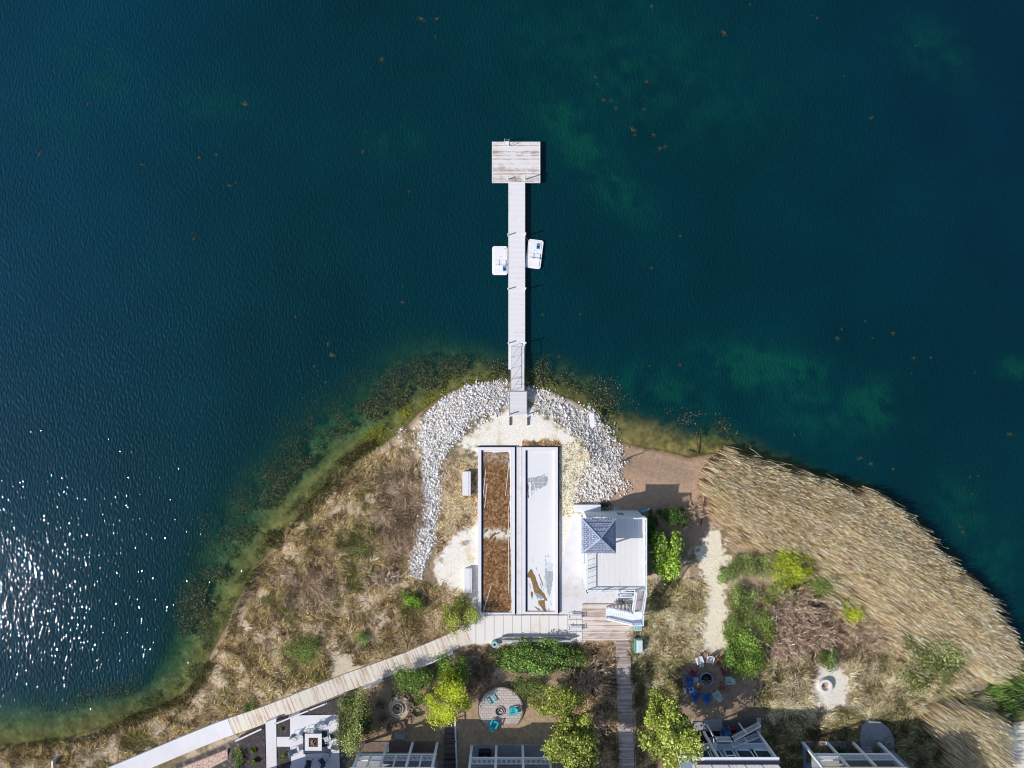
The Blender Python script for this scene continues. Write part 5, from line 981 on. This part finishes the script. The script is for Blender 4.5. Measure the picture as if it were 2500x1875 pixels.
# stack of blue chairs and red kettle by house C
f = None
for px, py, l in ((1762, 1782, 'blue metal chair by the concrete pad, left of two'), (1771, 1776, 'blue metal chair by the concrete pad, right of two')):
    if f is None: f = patio_chair(plain('sky_frame', (.16, .38, .60), .1, .4, 3), plain('sky_sling', (.03, .12, .30), .1, .7, 3), 'garden_chair'); u = False
    else: u = True
    place(f, u, px, py, None, l, 'chair', 'blue garden chairs under the outdoor stairs', rz=.3*(px-1765)/6, dz=.03)
c = G(1786, 1782); r = empty('red_cart', c, 'red and black garden cart under the outdoor stairs', 'cart'); mb = MB(); mb.prism([(c[0]+x, c[1]+y) for x, y in rounded(.5, .3, .15)], c[2]+.15, c[2]+.45); mb.build('tray', plain('cart_red', (.42, .02, .06), .1, .4, 3), r, .03)
MB().prism([(c[0]+x, c[1]+y) for x, y in rounded(.40, .2, .1)], c[2]+.452, c[2]+.47).build('load', M_soot, r)
for a in (-1, 1): MB().tube((c[0]+a*.3, c[1]-.34, c[2]+.14), (c[0]+a*.3, c[1]-.28, c[2]+.14), .14, .14, 14).build('wheel', M_black, r)

# ------------------------------------------------------------------ trees and shrubs
def tree(name, px, py, rx, ry, h, label, pal, n, cat='tree', leaf=(.12, .26), trunk=True, tr=.10, bark=None, zbase=.25, clumps=14, dark=.22, group=None, spread=1.0, seed=1, fill=.75, up=.5, aspect=.5, lx=0, ly=0):
    """px, py: crown centre in the photo; rx, ry: crown radii in photo pixels; h: height of the tree"""
    st_ = np.random.default_rng(seed); z0 = g(px, py); zc = z0+h*(.5+zbase/2); c = np.array(W(px, py, zc)); k = 1-zc/H; R = np.array((rx*S*k, ry*S*k, h*(1-zbase)/2))
    r = empty(name, (c[0]+lx, c[1]+ly, z0), label, cat, group); b = np.array(r.location)
    u = st_.normal(0, 1, (clumps, 3)); u /= np.linalg.norm(u, axis=1)[:, None]; u *= (st_.random(clumps)**.45*fill*st_.uniform(.8, 1.3, clumps))[:, None]; leaf = (leaf[0]*1.3, leaf[1]*1.3); K = c+u*R; cr = st_.uniform(.16, .40, clumps)*(14/max(clumps, 10))**.2
    br = MB(); top = b+(c-b)*np.array((.6, .6, .7)); mid = b+(c-b)*.35+np.array((st_.normal(0, .06), st_.normal(0, .06), 0)); kink = [b-np.array((0, 0, .2)), mid, top]
    if trunk: br.tube(kink[0], kink[1], tr, tr*.8, 7); br.tube(kink[1], kink[2], tr*.8, tr*.5, 7)
    for q in K:
        t = st_.uniform(.35, 1); s = kink[1]*(1-t)+kink[2]*t if trunk else b+np.array((st_.normal(0, .15), st_.normal(0, .15), .05)); m_ = (s+q)/2+st_.normal(0, .12, 3)*R*.5; br.tube(s, m_, tr*.42, tr*.25, 5); br.tube(m_, q, tr*.25, tr*.08, 5)
        for e in range(3): br.tube(q*.6+m_*.4, q+st_.normal(0, .5, 3)*R*cr.mean(), tr*.12, tr*.04, 4)
    tk = br.build('trunk' if trunk else 'stems', bark or M_bark, r)
    w_ = cr**2; w_ /= w_.sum(); idx = st_.choice(clumps, n, p=w_); v = st_.normal(0, 1, (n, 3)); v /= np.linalg.norm(v, axis=1)[:, None]; v *= (st_.random(n)**.5)[:, None]*(1+.30*np.abs(st_.normal(0, 1, n))[:, None])
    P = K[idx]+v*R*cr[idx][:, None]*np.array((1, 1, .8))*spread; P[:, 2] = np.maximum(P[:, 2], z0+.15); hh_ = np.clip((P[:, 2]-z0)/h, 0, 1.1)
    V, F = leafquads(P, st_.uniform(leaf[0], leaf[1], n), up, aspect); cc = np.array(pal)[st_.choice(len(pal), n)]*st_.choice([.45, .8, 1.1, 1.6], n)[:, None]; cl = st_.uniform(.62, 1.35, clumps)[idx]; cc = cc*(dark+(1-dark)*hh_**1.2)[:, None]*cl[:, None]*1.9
    o = npmesh('crown', V, F, M_leaf, np.repeat(np.clip(cc, 0, 1), 4, 0), r); return r
LIME = [(.36, .45, .02), (.46, .53, .03), (.26, .34, .02), (.52, .54, .10)]; GRN = [(.12, .24, .03), (.18, .32, .05), (.08, .16, .02), (.28, .38, .12)]; OLV = [(.22, .27, .07), (.28, .33, .10), (.15, .19, .05), (.36, .38, .17)]; YG = [(.33, .37, .07), (.27, .32, .06), (.44, .45, .13), (.16, .21, .04)]; DKG = [(.07, .15, .02), (.11, .22, .03), (.16, .28, .05), (.30, .36, .16)]
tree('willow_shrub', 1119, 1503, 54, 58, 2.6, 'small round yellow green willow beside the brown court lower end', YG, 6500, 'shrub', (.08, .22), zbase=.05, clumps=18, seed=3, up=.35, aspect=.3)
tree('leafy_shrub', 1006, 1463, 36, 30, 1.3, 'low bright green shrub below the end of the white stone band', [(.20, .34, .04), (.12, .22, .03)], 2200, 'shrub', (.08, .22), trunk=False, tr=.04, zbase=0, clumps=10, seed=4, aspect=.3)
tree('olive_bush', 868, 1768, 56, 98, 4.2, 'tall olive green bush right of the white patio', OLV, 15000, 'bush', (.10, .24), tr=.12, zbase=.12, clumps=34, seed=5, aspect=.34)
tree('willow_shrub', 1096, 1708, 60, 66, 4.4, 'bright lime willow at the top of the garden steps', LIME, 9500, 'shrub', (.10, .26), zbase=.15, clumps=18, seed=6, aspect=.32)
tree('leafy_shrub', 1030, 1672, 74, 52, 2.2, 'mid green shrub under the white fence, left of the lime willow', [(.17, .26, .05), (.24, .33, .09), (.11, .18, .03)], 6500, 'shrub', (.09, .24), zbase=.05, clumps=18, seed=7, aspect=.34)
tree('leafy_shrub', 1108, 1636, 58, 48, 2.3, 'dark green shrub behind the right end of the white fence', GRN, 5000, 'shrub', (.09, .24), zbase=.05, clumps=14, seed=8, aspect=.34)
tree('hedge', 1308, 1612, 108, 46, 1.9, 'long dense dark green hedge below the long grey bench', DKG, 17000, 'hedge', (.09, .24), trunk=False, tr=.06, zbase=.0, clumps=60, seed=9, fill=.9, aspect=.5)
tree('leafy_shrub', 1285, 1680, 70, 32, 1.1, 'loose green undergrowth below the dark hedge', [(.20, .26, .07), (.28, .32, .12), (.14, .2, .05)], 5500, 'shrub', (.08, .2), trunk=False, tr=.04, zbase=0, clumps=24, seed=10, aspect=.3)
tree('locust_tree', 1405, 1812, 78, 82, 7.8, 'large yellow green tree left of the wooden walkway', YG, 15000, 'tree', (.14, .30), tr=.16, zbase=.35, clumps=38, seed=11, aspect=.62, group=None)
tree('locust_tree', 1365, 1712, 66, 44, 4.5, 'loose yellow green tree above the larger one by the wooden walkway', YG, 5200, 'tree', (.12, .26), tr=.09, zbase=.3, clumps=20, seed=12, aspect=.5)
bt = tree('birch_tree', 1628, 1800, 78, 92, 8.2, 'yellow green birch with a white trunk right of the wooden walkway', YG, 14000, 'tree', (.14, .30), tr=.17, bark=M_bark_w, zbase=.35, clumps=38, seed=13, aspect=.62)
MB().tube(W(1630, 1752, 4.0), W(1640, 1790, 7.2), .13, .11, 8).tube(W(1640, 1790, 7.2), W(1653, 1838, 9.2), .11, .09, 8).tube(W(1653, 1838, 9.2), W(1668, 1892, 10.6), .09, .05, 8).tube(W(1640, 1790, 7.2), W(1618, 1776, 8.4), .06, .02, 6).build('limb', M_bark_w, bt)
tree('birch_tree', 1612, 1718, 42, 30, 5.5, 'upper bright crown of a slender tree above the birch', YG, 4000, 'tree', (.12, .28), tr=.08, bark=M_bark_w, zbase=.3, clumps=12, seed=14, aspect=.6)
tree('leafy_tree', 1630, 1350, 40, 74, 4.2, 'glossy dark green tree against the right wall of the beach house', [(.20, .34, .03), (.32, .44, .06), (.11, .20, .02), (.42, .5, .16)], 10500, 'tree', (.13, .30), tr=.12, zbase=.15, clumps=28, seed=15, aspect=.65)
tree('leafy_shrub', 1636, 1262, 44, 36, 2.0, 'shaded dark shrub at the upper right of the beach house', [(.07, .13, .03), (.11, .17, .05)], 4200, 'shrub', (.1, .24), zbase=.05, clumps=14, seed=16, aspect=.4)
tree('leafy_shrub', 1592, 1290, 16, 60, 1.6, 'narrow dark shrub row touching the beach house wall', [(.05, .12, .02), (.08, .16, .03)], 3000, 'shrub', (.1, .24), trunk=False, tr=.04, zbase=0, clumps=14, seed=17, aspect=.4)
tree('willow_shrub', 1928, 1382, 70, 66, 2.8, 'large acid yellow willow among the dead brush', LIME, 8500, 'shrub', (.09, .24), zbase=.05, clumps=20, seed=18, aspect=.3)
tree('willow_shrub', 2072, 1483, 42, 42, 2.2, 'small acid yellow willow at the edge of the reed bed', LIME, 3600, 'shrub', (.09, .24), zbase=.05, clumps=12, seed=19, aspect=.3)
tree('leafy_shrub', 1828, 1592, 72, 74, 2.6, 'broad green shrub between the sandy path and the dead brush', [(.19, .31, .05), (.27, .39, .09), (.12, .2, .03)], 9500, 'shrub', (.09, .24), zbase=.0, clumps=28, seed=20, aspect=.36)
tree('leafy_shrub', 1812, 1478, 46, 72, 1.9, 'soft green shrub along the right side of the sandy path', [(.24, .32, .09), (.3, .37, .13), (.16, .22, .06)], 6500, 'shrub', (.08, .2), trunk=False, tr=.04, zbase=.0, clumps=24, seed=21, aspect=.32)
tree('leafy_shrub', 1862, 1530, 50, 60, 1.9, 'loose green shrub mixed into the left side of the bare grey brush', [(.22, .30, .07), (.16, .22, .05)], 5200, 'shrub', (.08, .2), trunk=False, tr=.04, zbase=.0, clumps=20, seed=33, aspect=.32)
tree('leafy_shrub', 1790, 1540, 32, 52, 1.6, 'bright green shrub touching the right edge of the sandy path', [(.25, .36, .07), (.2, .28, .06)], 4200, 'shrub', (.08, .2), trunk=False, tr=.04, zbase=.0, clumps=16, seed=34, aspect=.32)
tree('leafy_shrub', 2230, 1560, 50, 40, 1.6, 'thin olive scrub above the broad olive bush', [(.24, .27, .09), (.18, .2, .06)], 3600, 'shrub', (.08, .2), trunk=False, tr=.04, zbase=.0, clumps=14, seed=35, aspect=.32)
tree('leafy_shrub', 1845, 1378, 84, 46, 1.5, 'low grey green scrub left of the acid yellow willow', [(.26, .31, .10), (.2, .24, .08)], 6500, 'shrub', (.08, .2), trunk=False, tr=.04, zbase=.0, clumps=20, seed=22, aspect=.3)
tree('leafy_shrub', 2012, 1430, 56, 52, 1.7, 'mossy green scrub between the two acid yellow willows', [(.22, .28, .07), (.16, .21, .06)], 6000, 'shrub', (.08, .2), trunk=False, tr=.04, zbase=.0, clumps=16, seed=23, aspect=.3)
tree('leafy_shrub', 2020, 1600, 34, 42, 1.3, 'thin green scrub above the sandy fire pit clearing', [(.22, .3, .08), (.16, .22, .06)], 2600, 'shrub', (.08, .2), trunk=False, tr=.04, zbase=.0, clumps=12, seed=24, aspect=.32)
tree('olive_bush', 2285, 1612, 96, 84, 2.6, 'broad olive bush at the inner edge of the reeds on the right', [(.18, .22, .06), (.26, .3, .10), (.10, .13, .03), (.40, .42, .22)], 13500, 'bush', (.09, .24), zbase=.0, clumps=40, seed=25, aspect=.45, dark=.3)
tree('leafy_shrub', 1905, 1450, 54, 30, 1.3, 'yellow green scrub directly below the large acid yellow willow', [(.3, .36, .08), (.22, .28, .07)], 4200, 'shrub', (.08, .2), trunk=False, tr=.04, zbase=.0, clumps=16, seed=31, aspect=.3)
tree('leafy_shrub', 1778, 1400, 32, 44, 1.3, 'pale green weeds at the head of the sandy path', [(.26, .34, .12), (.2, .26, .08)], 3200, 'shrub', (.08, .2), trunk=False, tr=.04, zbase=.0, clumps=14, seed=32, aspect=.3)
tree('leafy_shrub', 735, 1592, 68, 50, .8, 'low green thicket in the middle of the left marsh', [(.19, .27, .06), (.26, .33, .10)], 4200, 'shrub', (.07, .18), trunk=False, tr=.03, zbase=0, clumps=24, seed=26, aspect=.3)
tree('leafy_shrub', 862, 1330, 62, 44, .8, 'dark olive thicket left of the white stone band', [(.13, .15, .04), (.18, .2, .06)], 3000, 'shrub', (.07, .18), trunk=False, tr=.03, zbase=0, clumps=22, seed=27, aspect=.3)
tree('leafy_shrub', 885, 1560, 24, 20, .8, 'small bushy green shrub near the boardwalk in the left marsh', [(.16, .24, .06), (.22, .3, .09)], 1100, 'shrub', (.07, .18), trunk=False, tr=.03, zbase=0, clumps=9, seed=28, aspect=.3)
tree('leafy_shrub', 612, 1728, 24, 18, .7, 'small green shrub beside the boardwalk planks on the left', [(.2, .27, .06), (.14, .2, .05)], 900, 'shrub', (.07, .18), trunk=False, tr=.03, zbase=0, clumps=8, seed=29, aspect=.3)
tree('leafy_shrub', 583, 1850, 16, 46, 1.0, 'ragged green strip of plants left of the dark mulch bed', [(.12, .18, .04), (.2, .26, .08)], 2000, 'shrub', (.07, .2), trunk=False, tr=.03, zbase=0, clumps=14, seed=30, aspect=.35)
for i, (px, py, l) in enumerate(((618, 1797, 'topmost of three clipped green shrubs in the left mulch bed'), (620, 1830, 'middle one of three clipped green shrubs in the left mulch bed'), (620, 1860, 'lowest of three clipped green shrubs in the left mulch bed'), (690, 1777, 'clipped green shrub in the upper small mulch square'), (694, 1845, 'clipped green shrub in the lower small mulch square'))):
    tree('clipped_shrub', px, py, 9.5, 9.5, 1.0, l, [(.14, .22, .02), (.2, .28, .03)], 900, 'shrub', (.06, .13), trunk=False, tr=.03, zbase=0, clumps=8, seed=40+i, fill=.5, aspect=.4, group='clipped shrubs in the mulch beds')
for i, (px, py, l) in enumerate(((757, 1741, 'yellow green tuft in the bed above the patio, left'), (787, 1730, 'green tuft in the bed above the patio, right'))):
    tree('garden_plant', px, py, 7, 6, .5, l, [(.28, .34, .08), (.2, .26, .06)], 300, 'plant', (.06, .14), trunk=False, tr=.02, zbase=0, clumps=5, seed=50+i)
# bare shrubs: radiating grey twigs
def bare(px, py, rx, ry, h, n, label, seed, m=M_twig):
    s_ = np.random.default_rng(seed); c = np.array(G(px, py)); r = empty('bare_shrub', tuple(c), label, 'shrub'); P0 = []; P1 = []
    for i in range(n):
        a = s_.random()*2*pi; b = c+np.array((s_.normal(0, rx*S*.25), s_.normal(0, ry*S*.25), 0)); L = s_.uniform(.4, 1)
        d = np.array((cos(a)*rx*S*L*.55, sin(a)*ry*S*L*.55, h*s_.uniform(.3, .9))); p = b
        for k in range(4):
            q = p+d*.35+s_.normal(0, .08, 3); P0.append(p); P1.append(q)
            for e in range(3): P0.append(q); P1.append(q+d*.28+s_.normal(0, .22, 3))
            p = q; d = d*.85+s_.normal(0, .1, 3)
    P0 = np.array(P0); P1 = np.array(P1); nn = len(P0); cc = palette([(.64, .49, .37), (.48, .35, .25), (.82, .66, .51), (.24, .17, .12)], nn); V, F, C = blades(P0, P1, np.full(nn, .05), cc*1.0, cc*1.25)
    npmesh('branches', V, F, M_blade, np.clip(C, 0, 1), r)
bare(1925, 1480, 92, 60, 1.9, 260, 'big tangle of bare grey branches below the acid yellow willow', 60); bare(1900, 1560, 80, 62, 1.8, 230, 'bare purplish brush right of the broad green shrub', 61); bare(1990, 1545, 70, 44, 1.6, 170, 'bare grey brush above the sandy fire pit', 62); bare(2120, 1540, 80, 46, 1.7, 200, 'bare grey brush between the small yellow willow and the olive bush', 63)
bare(2080, 1380, 60, 50, 1.6, 130, 'bare brown brush behind the reed bed', 64); bare(1975, 1300, 60, 30, 1.4, 100, 'bare brown brush above the large acid yellow willow', 65); bare(1440, 1660, 52, 60, 1.1, 130, 'bare brown brush left of the wooden walkway', 66); bare(1690, 1250, 30, 40, 1.0, 50, 'thin bare twigs on the beach behind the shaded shrub', 67); bare(930, 1410, 60, 40, .7, 90, 'flattened bare brush left of the lower stone band', 68); bare(1460, 1760, 40, 50, 1.0, 80, 'dark bare brush between the large tree and the wooden walkway', 69)
bare(1135, 1330, 8, 8, .3, 4, 'tiny dead sprig on the white sand left of the brown court', 70); bare(2180, 1480, 70, 50, 1.5, 120, 'bare stalks inside the reed bed above the olive bush', 71)
def driftwood(pts, rad, label):
    P = [np.array(W(a, b, z)) for a, b, z in pts]; r = empty('driftwood', tuple(P[0]), label, 'driftwood'); mb = MB()
    for i, (a, b) in enumerate(zip(P[:-1], P[1:])): mb.tube(a, b, rad*(1-i/len(P)*.6), rad*(1-(i+1)/len(P)*.6), 7)
    mb.build('branch', plain('wet_wood', (.10, .075, .05), .3, .8, 5), r)
driftwood([(1704, 1106, .05), (1702, 1080, .08), (1698, 1066, .1), (1704, 1054, .12)], .07, 'crooked branch standing in the shallows off the beach'); driftwood([(1676, 1100, .1), (1700, 1108, .2), (1716, 1110, .2)], .06, 'straight driftwood stick at the waterline of the beach')
driftwood([(1712, 1280, 1.1), (1722, 1205, 1.3), (1727, 1188, 1.4)], .06, 'leaning grey pole at the end of the beach'); driftwood([(1727, 1188, 1.5), (1737, 1215, 1.3), (1744, 1246, 1.1)], .06, 'bent grey pole next to the reed bed'); driftwood([(1513, 1128, 1.3), (1520, 1125, 1.35), (1543, 1118, 1.4)], .10, 'short dark log at the edge of the white stones on the beach')
driftwood([(640, 1170, -.02), (662, 1146, .02)], .05, 'thin pale stick lying under water near the left shore'); driftwood([(580, 1410, -.02), (608, 1387, .02)], .05, 'thin pale stick at the weedy left shore further down')
driftwood([(2470, 1613, .3), (2478, 1640, .35), (2486, 1660, .3)], .09, 'pale log among the rushes at the right edge'); driftwood([(2250, 1520, 2.0), (2290, 1535, 2.4), (2320, 1512, 2.6)], .05, 'forked bare branch lying over the reeds')
c = W(1445, 1026, 1.0); r = empty('paddle_board', c, 'white and turquoise paddle board lying on the stones right of the pier', 'board'); MB().prism([(c[0]+x*cos(.1)-y*sin(.1), c[1]+x*sin(.1)+y*cos(.1)) for x, y in rounded(.30, .9, .28)], 1.25, 1.36).build('board', M_bright, r, .02); MB().box(c[0]+.28, c[0]+.36, c[1]-.8, c[1]+.8, 1.23, 1.35).build('side_stripe', M_teal, r)

# ------------------------------------------------------------------ light and camera
SUN_AZ = (-1.0, -.32); EL = radians(38.5)
w = bpy.data.worlds.new('World'); scene.world = w; w.use_nodes = True; nt = w.node_tree; nt.nodes.clear()
sky = nt.nodes.new('ShaderNodeTexSky'); sky.sky_type = 'NISHITA'; sky.sun_disc = False; sky.sun_elevation = EL
az = atan2(SUN_AZ[0], SUN_AZ[1]); sky.sun_rotation = az; sky.altitude = 100
bg = nt.nodes.new('ShaderNodeBackground'); bg.inputs[1].default_value = .12; wo_ = nt.nodes.new('ShaderNodeOutputWorld'); nt.links.new(sky.outputs[0], bg.inputs[0]); nt.links.new(bg.outputs[0], wo_.inputs[0])
sd = bpy.data.lights.new('sun', 'SUN'); sd.energy = 3.9; sd.angle = radians(.5); sd.color = (1, .94, .865); so = bpy.data.objects.new('sun', sd); col.objects.link(so)
import mathutils
L = hypot(*SUN_AZ); dirv = mathutils.Vector((-SUN_AZ[0]/L*cos(EL), -SUN_AZ[1]/L*cos(EL), -sin(EL))); so.rotation_euler = dirv.to_track_quat('-Z', 'Y').to_euler(); so.location = (-60, -20, 60)
cd = bpy.data.cameras.new('camera'); cd.sensor_width = 36; cd.lens = 36*H/(2500*S); cd.clip_end = 10000; cd.clip_start = 1
co = bpy.data.objects.new('camera', cd); col.objects.link(co); co.location = (0, 0, H); co.rotation_euler = (0, 0, 0); scene.camera = co
scene.view_settings.view_transform = 'Standard'; scene.view_settings.look = 'None'; scene.view_settings.exposure = 0
scene.render.engine = 'CYCLES'; scene.cycles.use_denoising = True; scene.cycles.filter_width = 1.05; scene.cycles.max_bounces = 6; scene.cycles.transparent_max_bounces = 8
scene.cycles.sample_clamp_indirect = 3
